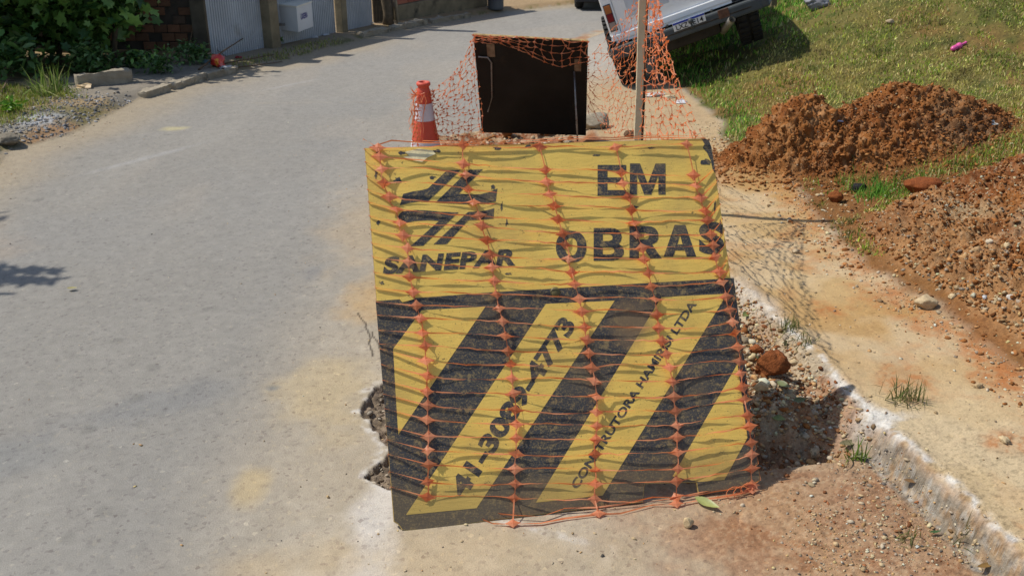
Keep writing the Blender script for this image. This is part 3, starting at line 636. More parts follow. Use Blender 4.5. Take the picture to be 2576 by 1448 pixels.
cols = [[(950, 372), (957, 400), (966, 466), (1000, 535), (1028, 645), (1033, 718), (1058, 800), (1068, 872), (1075, 950), (1076, 1055), (1077, 1120), (1075, 1200), (1075, 1250)],
        [(1163, 364), (1164, 402), (1175, 468), (1200, 537), (1222, 600), (1238, 675), (1255, 770), (1268, 845), (1283, 910), (1293, 1005), (1297, 1085), (1297, 1168), (1293, 1252)],
        [(1352, 360), (1363, 387), (1380, 490), (1408, 572), (1430, 645), (1448, 730), (1465, 800), (1480, 875), (1491, 945), (1498, 1010), (1500, 1085), (1497, 1170), (1495, 1256)],
        [(1546, 357), (1553, 390), (1563, 460), (1587, 530), (1605, 605), (1628, 683), (1645, 757), (1658, 830), (1677, 905), (1692, 985), (1700, 1053), (1702, 1143), (1700, 1245)],
        [(1722, 352), (1735, 397), (1748, 467), (1772, 530), (1787, 610), (1805, 680), (1825, 752), (1843, 840), (1858, 910), (1868, 985), (1880, 1060), (1888, 1140), (1893, 1236)]]
NR = 26
grid = []
for i in range(NR):
    row = []
    for j, cpts in enumerate(cols):
        t = i/(NR-1); ys = [p[1] for p in cpts]; xs = [p[0] for p in cpts]
        y0_ = [373, 367, 370, 372, 366][j]; y1_ = [400, 412, 428, 437, 440][j]; ye = [1247, 1254, 1256, 1249, 1216][j]; t1 = (i-1)/(NR-2); y = y0_ if i == 0 else y1_+(ye-y1_)*(t1*.90+.10*t1*t1)+random.uniform(-3.5, 3.5); x = np.interp(y, ys, xs)+random.uniform(-2, 2)
        q = buv(x, y); off = .008+.006*random.random()+.006*math.sin(i*.9+j*2)
        p = BM @ Vector((q[0], q[1], max(.006, off))); row.append(p)
    grid.append(row)
nB = Vector(NB); fn_ = Net()
fn_.grid(grid, nB, .0045, .0038, .030, .0215, 11, 3.6, .004, .26)
for i in range(NR):                                        # strands running out to and round the two side edges
    p = grid[i][0]; q0 = Mi @ p; edge_x = buv(918+(990-918)*i/(NR-1), 373+(1312-373)*i/(NR-1))[0]
    q = BM @ Vector((edge_x-.002, q0.y+.025*(1-i/NR)+(.045 if i > 15 else .01), .004)); fn_.ribbon([p.lerp(q, k/5) for k in range(6)], .005, nB, 1.6, .2, .3)
    q2 = BM @ Vector((edge_x-.004, q0.y+.04, -.018)); fn_.ribbon([q, q2], .005, Vector((-1, 0, 0)), 0)
    p = grid[i][4]; q0 = Mi @ p; ex = buv(1790+(1912-1790)*i/(NR-1), 372+(1208-372)*i/(NR-1))[0]
    if i > 1 and q0.x < ex:
        q = BM @ Vector((ex+.002, q0.y+.055*(1-i/NR)+.012, .004)); fn_.ribbon([p.lerp(q, k/5) for k in range(6)], .006, nB, 1.4, .2, .3)
        q2 = BM @ Vector((ex+.004, q0.y+.07, -.018)); fn_.ribbon([q, q2], .005, Vector((1, 0, 0)), 0)
def wpx(px, py, dn=.01):                                   # point in front of the board plane / on the ground
    q = buv(px, py); return BM @ Vector((q[0], q[1], dn))
# top edge strand folded over the board
tops = [wpx(930, 372, .004)]+[wpx(x, y, .012) for x, y in [(985, 356), (1063, 362), (1163, 364), (1250, 362), (1352, 359), (1440, 352), (1546, 354), (1640, 348), (1722, 350), (1775, 349)]]
fn_.ribbon(tops, .005, nB, 5, 0, .4); fn_.ribbon([p+Vector((0, .012, .004)) for p in tops[2:]], .004, nB, 4, 1, .4)
# slack hem lying on the ground in front of the board
hem = []
for x, y in [(1100, 1306), (1130, 1285), (1180, 1303), (1240, 1326), (1290, 1331), (1360, 1322), (1420, 1310), (1505, 1304), (1560, 1296), (1640, 1280), (1700, 1278), (1760, 1268), (1830, 1258), (1890, 1240)]:
    a = at(x, y); hem.append(Vector((a[0], a[1], max(a[2], 0)+.008)))
fn_.ribbon(hem, .007, Vector((0, -.3, 1)), 7, 0, .3)
hem2 = [h_+Vector((random.uniform(-.01, .01), .03+random.uniform(-.01, .012), .01)) for h_ in hem]; fn_.ribbon(hem2[3:], .006, Vector((0, -.3, 1)), 6, 1, .3)
for j, hx in ((0, 0), (1, 4), (2, 7), (3, 10), (4, 13)):
    p = grid[-1][j]; q = hem[hx]; fn_.ribbon([p, p.lerp(q, .5)+Vector((0, -.008, 0)), q], .005, nB, .6)
    fn_.node(q+Vector((0, 0, .004)), Vector((1, .1, 0)), Vector((-.1, .9, .4)), Vector((0, -.4, .9)), .03, .018)
for k_ in range(3):                                        # loose curls at the lower right corner
    c0 = at(1845+18*k_, 1255-4*k_); pts = [Vector((c0[0]+.03*math.cos(t), c0[1]+.012*math.sin(t*1.3), .02+.018*math.sin(t))) for t in np.linspace(0, 4.5, 9)]
    fn_.ribbon(pts, .005, Vector((0, -.5, .8)), 2)
fn_.build('safety_net', 'orange plastic mesh stretched over the face of the yellow board', tuple(BL))

# ---------------------------------------------------------------- black board behind, seen from its back
def perp_top(B, w_, px, py):
    d = ray(px, py); o = np.array([0, 0, CAM_H]); t = ((B-o)@w_)/(d@w_); return o+t*d
bl2 = atY(1212, 333, 7.55); bl2[2] = max(bl2[2], float(h_smooth(bl2[0], bl2[1]))*0+bl2[2]); br2 = atY(1474, 341, 7.5)
zg = min(bl2[2], br2[2]); 
w2 = (br2-bl2)/np.linalg.norm(br2-bl2); tl2 = perp_top(bl2, w2, 1191, 88); tr2 = perp_top(br2, w2, 1479, 104)
# true rectangle leaning towards the camera
def plane_pt(px, py, Yt): return atY(px, py, Yt)
tl2 = atY(1191, 88, 7.22); tr2 = atY(1479, 104, 7.12)
M_bb = simple('black_board_back', (.010, .0085, .0075), .6, .4, 5, c2=(.06, .04, .02), c2t=(.58, .8), spec=.25, bump=.15)
bbo = empty('back_board', tuple((bl2+br2)/2), 'black backed plywood board standing behind the rock, net over its top', 'board')
O2 = (bl2+br2)/2
nb2 = np.cross(tr2-bl2, tl2-bl2); nb2 /= np.linalg.norm(nb2); nb2 = nb2 if nb2[1] < 0 else -nb2
fr = [bl2, br2, tr2, tl2]; V = [p-O2 for p in fr]+[p-O2-nb2*.016 for p in fr]
mk('panel', V, [(0, 1, 2, 3), (7, 6, 5, 4), (0, 4, 5, 1), (1, 5, 6, 2), (2, 6, 7, 3), (3, 7, 4, 0)], M_bb, bbo)
Vt = [p-O2+(0, 0, .0015)-nb2*o_ for p, o_ in ((tl2, -.001), (tr2, -.001), (tr2, .017), (tl2, .017))]; Vt += [v-np.array([0, 0, .004]) for v in Vt]
mk('top_edge', Vt, [(0, 1, 2, 3), (7, 6, 5, 4), (0, 4, 5, 1), (1, 5, 6, 2), (2, 6, 7, 3), (3, 7, 4, 0)], M_ply, bbo)
def bpt(u, v, d=0): return (bl2*(1-u)+br2*u)*(1-v)+(tl2*(1-u)+tr2*u)*v+nb2*d-O2
M_pl = simple('hinge_plate', alb(140, 120, 100), .5, .3, 30, metal=.4, c2=alb(120, 70, 40))
for (u0, u1, v0, v1) in ((.11, .18, .80, .93), (.885, .945, .70, .82)):
    c4 = [bpt(u0, v0, .002), bpt(u1, v0, .002), bpt(u1, v1, .002), bpt(u0, v1, .002)]; c8 = c4+[c+nb2*.004 for c in c4]
    mk('hinge_plate', c8, [(0, 3, 2, 1), (4, 5, 6, 7), (0, 1, 5, 4), (1, 2, 6, 5), (2, 3, 7, 6), (3, 0, 4, 7)], M_pl, bbo)
gp = atY(1453, 356, 7.02); rp = [bpt(.885, .70, .012), bpt(.885, .70, .03)*.7+(gp-O2)*.3, gp-O2]
MB().tube(rp, .0065, 8).build('support_rod', M_rod, bbo, True)
MB().tube([bpt(.03, .80, .012), bpt(.115, .80, .015), bpt(.145, .75, .015), bpt(.13, .40, .02), bpt(.08, .25, .025)], .006, 8).build('support_rod', M_rod, bbo, True)

# ---------------------------------------------------------------- traffic cone
def band_mat(name, c, c2): return simple(name, c, .55, .10, 10, c2=c2, c2t=(.6, .85), spec=.4)
M_or = band_mat('cone_orange', (.60, .085, .045), (.35, .09, .06)); M_wh = band_mat('cone_white', (.62, .60, .62), (.35, .3, .25))
cb = atY(1071, 372, 7.15); cg = float(h_smooth(cb[0]-.0, 7.15)); ctop = atY(1058, 206, 7.15)[2]
cone = empty('traffic_cone', (cb[0]-.0, 7.15, cg), 'orange and white traffic cone wrapped in torn orange net', 'traffic cone')
Hc = ctop-cg; rt = .047; rb = .135
def cr(z): return float(np.interp(-z, [-b_[4], -b_[3], -b_[2], -b_[1], -b_[0]], [.047, .058, .075, .100, .125]))
def zat(py): return atY(1062, py, 7.15)[2]-cg
b_ = [.02, zat(350), zat(300), zat(258), zat(228)]
MB().box((0, 0, .012), (.36, .36, .024), None, .01).build('base', M_or, cone)
for i, mt in enumerate((M_wh, M_or, M_wh, M_or)):
    nm = 'white_band' if mt is M_wh else 'orange_band'
    MB().lathe([(cr(b_[i])+(.002 if mt is M_wh else 0), b_[i]), (cr(b_[i+1])+(.002 if mt is M_wh else 0), b_[i+1])], (0, 0, 0), 28).build(nm, mt, cone, True)
MB().lathe([(cr(b_[4]), b_[4]), (.042, b_[4]+.02), (.040, b_[4]+.03), (.050, b_[4]+.04), (.052, Hc-.012), (.046, Hc), (.030, Hc), (.028, Hc-.03)], (0, 0, 0), 24).build('cone_tip', M_or, cone, True)

# ---------------------------------------------------------------- wooden post
pY = 5.62; pb = atY(1601, 420, pY); pt_ = atY(1617, 0, pY)
M_wood = simple('weathered_wood', alb(226, 210, 174), .85, .15, 9, c2=alb(180, 156, 116), bump=.4)
M_wood2 = simple('dark_wood', alb(84, 62, 46), .85, .25, 9, bump=.4)
post = empty('wooden_post', (pb[0], pY, float(h(pb[0], pY))), 'tall thin wooden post holding up the net between truck and yellow board', 'post')
lean = .012; gz = float(h(pb[0], pY)); Hp = 1.78-gz
mb = MB()
def pw(z): return (pt_[0]-pb[0])/(pt_[2]-pb[2])*(z+gz-pb[2])+.0
V = []; 
zs = [-.15, .4, .8, 1.2, Hp]
for z in zs:
    for dx, dy_ in ((-.019, -.012), (.019, -.012), (.019, .02), (-.019, .02)): V.append((pw(z)+dx+.002*math.sin(z*9), dy_, z))
Fc = []
for i in range(len(zs)-1):
    for k_ in range(4): Fc.append((i*4+k_, i*4+(k_+1) % 4, (i+1)*4+(k_+1) % 4, (i+1)*4+k_))
Fc.append((16, 17, 18, 19)); mk('batten', V, Fc, M_wood, post)
V2 = [(x+.030 if x > pw(z) else x+.0405, y+.004, z) for (x, y, z) in V]
V2 = []
for z in zs:
    for dx, dy_ in ((.0195, -.009), (.033, -.009), (.033, .024), (.0195, .024)): V2.append((pw(z)+dx+.002*math.sin(z*9), dy_, z))
mk('batten', V2, Fc, M_wood2, post)['label'] = 'dark brown rear batten of the post'

# ---------------------------------------------------------------- hanging nets between cone, board, post and sign
def lerp_curve(pts, t):
    pts = [np.array(p, float) for p in pts]; d = [0]+list(np.cumsum([np.linalg.norm(pts[i+1]-pts[i]) for i in range(len(pts)-1)])); t = t*d[-1]
    return np.array([np.interp(t, d, [p[k] for p in pts]) for k in range(3)])
def sheet_net(name, label, top, bot, nc, nr, wig=.02, w=.005, L=.016, Hh=.012, missing=.03, warp=None, jit=.5, fold=.05, nf=3):
    P = []; n = Net()
    for i in range(nr+1):
        row = []
        for j in range(nc+1):
            u = j/nc; v = i/nr
            uu = min(1, max(0, u+random.gauss(0, .18/nc))); vv = min(1, max(0, v+random.gauss(0, .15/nr)))
            p = lerp_curve(top, uu)*(1-vv)+lerp_curve(bot, uu)*vv
            if warp is not None: p = p+warp(uu, vv)
            p = p+np.array([random.gauss(0, wig*.5), math.sin(u*nf*6.28+v*2)*fold*math.sin(math.pi*min(1, v+.15)*.9)+random.gauss(0, wig*.5), random.gauss(0, wig*.5)])
            row.append(Vector(p))
        P.append(row)
    n.grid(P, Vector((0, -1, 0)), w, w*.7, L, Hh, 3, 2.0, .05, jit, missing)
    return n.build(name, label, tuple(P[0][0])), n
cz = cg+Hc; cX = cb[0]
topA = [(cX+.04, 7.15, cz-.09), atY(1110, 213, 7.17), atY(1150, 175, 7.2), atY(1183, 120, 7.2), tl2+[-.005, -.02, 0]]
botA = [atY(1078, 352, 7.12), atY(1105, 352, 7.1), atY(1140, 355, 7.1), atY(1180, 352, 7.1), atY(1218, 352, 7.2)]
botA[0] = atY(1075, 320, 7.12)
sheet_net('safety_net', 'crumpled orange mesh hanging between the traffic cone and the black board', topA, botA, 11, 17, .012, .0040, .013, .010, .06, fold=.03)
topB = [tl2+nb2*.012+[.0, 0, .006], (tl2+tr2)/2+nb2*.012+[0, 0, .008], tr2+nb2*.012+[0, 0, .006]]
def on2(px, py, d=.02):
    dd = ray(px, py); o = np.array([0, 0, CAM_H]); t = ((bl2+nb2*d-o)@nb2)/(dd@nb2); return o+t*dd
botB = [on2(1196, 108), on2(1265, 108), on2(1330, 138), on2(1375, 160), on2(1420, 169), on2(1460, 160), on2(1479, 156)]
sheet_net('safety_net', 'orange mesh sagging over the top edge of the black board', topB, botB, 13, 4, .004, .006, .015, .011, .0, jit=.15, fold=.0)
ptop = np.array([pb[0]+pw(1.44-gz)+0, pY-.03, 1.44])
topC = [on2(1480, 150, .03), atY(1540, 80, 6.7), atY(1580, 30, 6.2), ptop]
botC = [atY(1482, 280, 7.3), atY(1520, 330, 7.0), atY(1545, 345, 6.4), atY(1560, 344, 5.95), atY(1598, 348, 5.6)]
sheet_net('safety_net', 'orange mesh stretched from the black board to the wooden post in front of the truck', topC, botC, 12, 20, .012, .0032, .012, .009, .08, fold=.08, nf=2)
topD = [ptop+[.03, 0, 0], ptop+[.04, -.03, .01], ptop+[.05, -.05, .01]]
botD = [atY(1608, 352, 5.3), atY(1650, 352, 4.9), atY(1700, 352, 4.4), atY(1740, 350, 4.0), atY(1772, 350, 3.72)]
def wD(u, v): return np.array([-.03*math.sin(math.pi*v)*u, 0, -.05*math.sin(math.pi*v)*u])
sheet_net('safety_net', 'orange mesh fanning down from the wooden post to the right corner of the yellow board', topD, botD, 11, 22, .006, .0044, .015, .012, .06, warp=wD, fold=.05, nf=2)
n = Net()
for k_ in range(17):                                       # shreds tied round the cone
    a0 = random.uniform(0, 6.28); z0 = Hc-.085+random.uniform(-.015, .02); rr = .055
    if k_ < 8: pts = [Vector((cX+(.05+.004*k_)*math.cos(a0+t), 7.15+(.05+.004*k_)*math.sin(a0+t), cg+z0+.01*math.sin(3*t))) for t in np.linspace(0, 4.5, 9)]
    else:
        x_ = cX+random.uniform(-.085, .02); y_ = 7.15-cr(.3)-.01-random.random()*.02; ln = random.uniform(.1, .42)
        pts = [Vector((x_-.02*t+random.gauss(0, .010), y_-t*.07+random.gauss(0, .008), cg+z0-ln*t)) for t in np.linspace(0, 1, 8)]
    n.ribbon(pts, .006, Vector((0, -1, 0)), 3, random.random()*3, .5)
for k_ in range(12):
    a = Vector((cX-.05, 7.12, cg+Hc-.09)); d_ = Vector((random.uniform(-1, -.3), random.uniform(-.5, 0), random.uniform(-.8, 1.2))).normalized()*random.uniform(.03, .09)
    n.ribbon([a, a+d_*.5, a+d_+Vector((0, 0, .01))], .005, Vector((0, -1, 0)), 1.5)
for i in range(12):
    for j in range(2):
        p = Vector((cX-.055+.028*j+random.gauss(0, .006)-.002*i, 7.02+random.gauss(0, .008)-.004*i, cg+Hc-.12-i*.03)); n.node(p, Vector((.8, .3, .3)), Vector((0, .2, 1)), Vector((0, -1, 0)), .014, .012)
        n.ribbon([p, p+Vector((random.gauss(0, .01), 0, -.03))], .004, Vector((0, -1, 0)))
        if j < 2: n.ribbon([p, p+Vector((.028, 0, random.gauss(0, .01)))], .004, Vector((0, -1, 0)))
n.build('net_scrap', 'torn shreds of orange mesh tied around the traffic cone', (cX, 7.15, cg+Hc))['category'] = 'net'

# ---------------------------------------------------------------- stones
def ico(sub):
    bm = bmesh.new(); bmesh.ops.create_icosphere(bm, subdivisions=sub, radius=1); V = np.array([v.co[:] for v in bm.verts]); Fc = np.array([[v.index for v in f.verts] for f in bm.faces]); bm.free(); return V, Fc
I1, I2, I3 = ico(1), ico(3), ico(4)
def rocks(P, S, cols_, name, label, cat='stones', base=I1, flat=.6, rough=.42, seed=1, mat=None, sink=.35):
    r = np.random.default_rng(seed); V0, F0 = base; n = len(P); nv = len(V0)
    V = np.repeat(V0[None], n, 0)*(1+rough*r.standard_normal((n, nv, 1))*.6)
    V = V*(np.array([1, 1, flat])[None, None]*(1+.3*r.standard_normal((n, 1, 3))).clip(.5, 1.6))
    a = r.random(n)*6.28; b = r.normal(0, .35, n); c, s = np.cos(a), np.sin(a)
    z = V[..., 2]*np.cos(b)[:, None]+V[..., 0]*np.sin(b)[:, None]; x0 = V[..., 0]*np.cos(b)[:, None]-V[..., 2]*np.sin(b)[:, None]
    x = x0*c[:, None]-V[..., 1]*s[:, None]; y = x0*s[:, None]+V[..., 1]*c[:, None]
    W = np.stack([x, y, z], -1)*S[:, None, None]+P[:, None, :]+np.array([0, 0, 1.])[None, None]*(S*(flat-sink))[:, None, None]
    Fc = (F0[None]+np.arange(n)[:, None, None]*nv).reshape(-1, 3)
    col = np.repeat(cols_[:, None, :], nv, 1).reshape(-1, 3)
    o = mk(name, W.reshape(-1, 3), Fc, mat or M_stone, None, False, col); tag(o, label, cat, None, 'stuff'); return o
def scatter(n, fn, box, seed):
    r = np.random.default_rng(seed); out = []; tot = 0
    while tot < n:
        X = r.uniform(box[0], box[1], n*3); Y = r.uniform(box[2], box[3], n*3); m = r.random(n*3) < fn(X, Y); q = np.stack([X[m], Y[m]], 1); out.append(q); tot += len(q)
        if len(out) > 60: break
    q = np.concatenate(out)[:n]; return np.column_stack([q, h(q[:, 0], q[:, 1])])
def palette(n, cs, seed):
    r = np.random.default_rng(seed); c = np.array([alb(*x) for x in cs]); i = r.integers(0, len(c), n); return (c[i]*(1+.22*r.standard_normal((n, 1)))).clip(.01, .62)
def sizes(n, a, b, seed, p=2.6):
    r = np.random.default_rng(seed); return a+(b-a)*r.random(n)**p
PALE = [(226, 200, 156), (208, 178, 134), (236, 216, 184), (196, 160, 116), (190, 172, 148), (222, 176, 120), (206, 184, 150)]
SOILC = [(174, 112, 58), (150, 94, 48), (190, 128, 74), (160, 102, 54), (202, 148, 94)]
GREY = [(170, 168, 164), (140, 138, 136), (196, 194, 190), (120, 120, 122), (180, 160, 132)]
inf = lambda X, Y: np.abs(X) < .72*Y
q = scatter(9500, lambda X, Y: inf(X, Y)*ss(kx(Y)-.75, kx(Y)-.35, X)*ss(kx(Y)+.02, kx(Y)-.10, X)*(.06+.94*ss(3.0, 3.35, Y))*ss(5.2, 4.4, Y), (.3, 2, 2.2, 5.2), 1)
rocks(q, sizes(len(q), .002, .012, 2, 3), palette(len(q), PALE+[(168, 104, 60), (150, 96, 58), (184, 128, 84)], 3), 'rubble', 'pale gravel and crumbled stone along the kerb foot', 'rubble')
q = scatter(4200, lambda X, Y: trench(X, Y)*inf(X, Y)*(.35+.65*ss(-.1, -.3, X)*(Y < 4)), (-.8, 1.3, 2.9, 8.2), 4)
rocks(q, sizes(len(q), .004, .026, 5, 3)*np.where(q[:, 0] < -.25, .6, 1.), np.where((q[:, :1] < -.25), palette(len(q), [(176, 160, 138), (196, 182, 160), (140, 122, 100), (120, 104, 88)], 66), palette(len(q), PALE+SOILC, 6)), 'trench_rubble', 'broken stone and soil lumps lying in the trench', 'rubble')
q = scatter(3200, lambda X, Y: inf(X, Y)*ss(.1, 1.0, X+.3*(Y-2.4))*(X < kx(Y)-.03)*ss(3.25, 2.9, Y)*ss(.35, .65, fbm(X, Y, 3, 3, 301)), (-.2, 2, 1.7, 3.3), 7)
rocks(q, sizes(len(q), .0014, .0065, 8, 3.2), palette(len(q), PALE+[(170, 110, 70), (120, 112, 104)], 9), 'gravel', 'fine gravel scattered over the dirty asphalt in front of the board', 'gravel')
q = scatter(2600, lambda X, Y: inf(X, Y)*(X > kx(Y))*(X < bx(Y))*(.12+.88*ss(-.3, 0., X-bx(Y))), (.6, 3, 1.9, 8), 10)
rocks(q, sizes(len(q), .0016, .008, 11, 3.4), palette(len(q), PALE+[(150, 130, 110)], 12), 'gravel', 'small pale stones scattered on the trodden footpath', 'gravel')
q = scatter(3600, lambda X, Y: inf(X, Y)*(ss(-.32, .0, X-bx(Y)+.25*(fbm(X, Y, 5, 3, 320)-.5))*ss(.35, .15, X-bx(Y))+.7*ss(0, .1, X-bx(Y))*ss(7.0, 6.4, Y)*ss(5.2, 5.6, Y)*(heap(X, Y) < .3)*(mound(X, Y) < .03)*(X < 3.6)), (1.2, 4.0, 2.4, 7.4), 321)
rocks(q, sizes(len(q), .002, .013, 322, 3.2), palette(len(q), SOILC+SOILC+PALE, 323), 'soil_crumbs', 'crumbs of earth and stone along the right edge of the footpath', 'soil', rough=.4, seed=324)
q = scatter(2200, lambda X, Y: inf(X, Y)*ss(.0008, .01, mound(X, Y))*ss(.06, .03, mound(X, Y))*(.3+.7*ss(.4, .6, fbm(X, Y, 5, 2, 330))), (1.1, 4.2, 5.3, 7.9), 331)
rocks(q, sizes(len(q), .003, .018, 332, 2.8), palette(len(q), SOILC, 333), 'soil_crumbs', 'crumbs of earth scattered round the feet of the mounds', 'soil', mat=M_soil, rough=.4, seed=334)
for i_c, (q, pb_) in enumerate(CRUMB):
    rk = np.random.default_rng(900+i_c); isp = rk.random(len(q)) < pb_
    cc = np.where(isp[:, None], palette(len(q), PALE, 901+i_c), palette(len(q), SOILC, 905+i_c)); szz = np.where(isp, sizes(len(q), .002, .014, 910+i_c, 3.4)*np.interp(q[:, 1], [3.8, 5.0], [1.1, .6]), sizes(len(q), .003, .014, 915+i_c, 3))
    rocks(q, szz, cc, 'soil_crumbs', ['crumbs of earth on the smaller mound', 'crumbs of earth on the larger mound', 'crumbs and small stones on the soil spread'][i_c], 'soil', mat=M_soil, rough=.4, seed=i_c+70, sink=.2)
q = scatter(3400, lambda X, Y: inf(X, Y)*ss(0, .15, lx(Y)-X)*ss(1.3, .3, lx(Y)-X)*ss(9.6, 9, Y), (-5.4, -3.2, 6.2, 9.7), 22)
rocks(q, sizes(len(q), .004, .016, 23, 2.4), palette(len(q), GREY, 24), 'gravel', 'grey gravel washed along the left road edge', 'gravel')
q = scatter(1700, lambda X, Y: inf(X, Y)*(X < .6)*(X > lx(Y))*(.08+.9*ss(-1.4, -.4, X)+.9*ss(lx(Y)+.5, lx(Y), X)), (-4, .6, 1.7, 9), 25)
rocks(q, sizes(len(q), .0015, .006, 26, 3), palette(len(q), PALE+[(90, 86, 80)], 27), 'grit', 'grit scattered on the asphalt', 'grit')

def big_rock(px, py, r, col, name, label, cat, flat=.75, seed=0, grp=None, sub=I3, rough=.20, mat=None, lift=0., xs=1.):
    p = at(px, py); rr = np.random.default_rng(seed); V = sub[0].copy(); u = V*1.3+seed*3.1
    nx = fbm(u[:, 0]+u[:, 2]*.7, u[:, 1]-u[:, 2]*.6, 1.2, 4, seed)-.5; n2 = fbm(u[:, 1]*1.3+u[:, 2], u[:, 0]-u[:, 2], 3.4, 3, seed+5)-.5
    V = V*(1+rough*2.4*nx+rough*1.5*n2)[:, None]
    for k_ in range(9 if sub is I2 else 6):    # chipped faces
        d = rr.standard_normal(3); d /= np.linalg.norm(d); dd = V@d; V = V-np.maximum(dd-(.55 if sub is I2 else .74), 0)[:, None]*d[None]*.9
    V = V*np.array([r*xs, r*rr.uniform(.8, 1), r*flat]); V[:, 2] += r*flat*.72+lift
    c = np.repeat(alb(*col)[None], len(V), 0)*(1+.5*(fbm(u[:, 0], u[:, 1]+u[:, 2], 3, 3, 9)-.5))[:, None]
    o = mk(name, V, sub[1], mat or M_soil, None, sub is I3, c.clip(.01, .9)); o.location = tuple(p); tag(o, label, cat, grp); return o
big_rock(1275, 350, .075, (168, 112, 66), 'earth_clod', 'brown stony clod standing before the black board', 'clod', .95, 1, lift=.03)
big_rock(1935, 945, .068, (158, 92, 50), 'earth_clod', 'large brown clod on the rubble beside the board edge', 'clod', .8, 2, rough=.3)
big_rock(1900, 905, .03, (170, 100, 56), 'earth_clod', 'small reddish clod between the board edge and the large clod', 'clod', .8, 22)
big_rock(2322, 478, .10, (160, 90, 48), 'earth_clod', 'big oblong reddish clod in the grass edge on the right', 'clod', .5, 3, xs=1.3)
big_rock(2162, 468, .045, (52, 50, 50), 'asphalt_lump', 'black lump of asphalt beside the grass tuft', 'asphalt lump', .7, 4)
big_rock(2100, 500, .045, (158, 92, 48), 'earth_clod', 'brown clod just left of the small grass patch', 'clod', .8, 5)
big_rock(1728, 1325, .022, (226, 200, 156), 'stone', 'cream angular stone below the green leaf', 'stone', 1.1, 6, mat=M_stone, sub=I2)
big_rock(1908, 1005, .035, (232, 200, 150), 'stone', 'pale broken stone close to the board right edge', 'stone', .7, 7, mat=M_stone, sub=I2)
big_rock(2325, 775, .05, (214, 190, 150), 'stone', 'pale crumbling stone at the foot of the soil slope', 'stone', .7, 8, mat=M_stone)
big_rock(2540, 760, .02, (240, 230, 214), 'stone', 'small white stone high on the soil slope at right', 'stone', .8, 9, mat=M_stone, sub=I2)
big_rock(826, 1257, .0075, (222, 190, 140), 'stone', 'tiny tan pebble alone on the asphalt left of the board', 'stone', .8, 10, mat=M_stone, sub=I2)
big_rock(2055, 25, .15, (172, 172, 178), 'rubble_heap', 'grey rubble heap in the grass at the top', 'rubble', .55, 12, rough=.3, mat=M_stone)
big_rock(2240, 66, .045, (206, 184, 148), 'stone', 'pale stone lying high on the grass bank', 'stone', .6, 13, mat=M_stone, sub=I2)
big_rock(1585, 345, .05, (120, 90, 66), 'earth_clod', 'dark clod wrapped by the net foot behind the board', 'clod', .6, 14)
big_rock(25, 365, .10, (150, 140, 122), 'kerb_piece', 'broken kerb piece at the left frame edge', 'kerb', .5, 15, mat=M_stone)
pr = np.random.default_rng(77); k_ = 0
LM = [((1.02, 3.75), 'the large brown clod by the board'), ((1.0, 3.5), 'the pale broken stone at the board edge'), ((1.24, 3.1), 'the bright green tuft'), ((1.22, 3.95), 'the thin grey green tuft'), ((2.37, 5.4), 'the big oblong clod'), ((1.95, 4.2), 'the crumbling stone at the slope foot'), ((2.3, 4.3), 'the small white stone on the slope'), ((2.65, 4.9), 'the right edge of the view'), ((1.9, 5.4), 'the green grass tuft before the mounds')]; SEEN = {}
while k_ < 70:                                # bigger loose stones one can tell apart
    X = pr.uniform(.9, 3.2); Y = pr.uniform(2.3, 5.8)
    if not (abs(X) < .6*Y): continue
    wgt = .7*float(heap(X, Y))*(1 if Y < 5 else .4)+.8*float(ss(kx(Y)-.4, kx(Y)-.25, X)*ss(kx(Y)-.02, kx(Y)-.1, X)*(Y > 3.1))+.03*float(kx(Y) < X < bx(Y))
    if pr.random() > wgt: continue
    r = pr.uniform(.011, .026); V = I2[0]*(1+.16*pr.standard_normal((len(I2[0]), 1)))*np.array([1, pr.uniform(.6, 1), pr.uniform(.5, .8)])*r
    for d in pr.standard_normal((4, 3)):
        d /= np.linalg.norm(d); V = V-np.maximum(V@d-.6*r, 0)[:, None]*d*.9
    col = alb(*PALE[pr.integers(0, len(PALE))]); where = 'on the slope' if X > bx(Y) else ('at the kerb foot' if X < kx(Y) else 'on the footpath')
    o = mk('stone', V, I2[1], M_stone, None, False, np.repeat(col[None], len(V), 0)); o.location = (X, Y, float(h(X, Y))+r*.3); o.rotation_euler[2] = pr.uniform(0, 6)
    nb = min(LM, key=lambda e: (e[0][0]-X)**2+(e[0][1]-Y)**2); ddx, ddy = X-nb[0][0], Y-nb[0][1]
    side = ('right of' if ddx > 0 else 'left of') if abs(ddx) > abs(ddy) else ('behind' if ddy > 0 else 'in front of'); cn = min({'cream': (232, 208, 166), 'tan': (214, 186, 144), 'whitish': (240, 226, 200), 'brown': (196, 160, 116), 'greyish': (190, 172, 148), 'orange tan': (222, 176, 120), 'beige': (206, 192, 168)}.items(), key=lambda e: float(np.abs(alb(*e[1])-col).sum()))[0]
    sz = 'larger' if r > .019 else 'small'; lb = f'{sz} {cn} angular stone {where}, {side} {nb[1]}'; SEEN[lb] = SEEN.get(lb, 0)+1
    if SEEN[lb] > 1: lb = f'{sz} {cn} {"flat" if SEEN[lb] == 2 else "lumpy"} stone {where}, further {side} {nb[1]}'
    tag(o, ' '.join(lb.split()[:16]), 'stone', 'loose pale stones '+where); k_ += 1

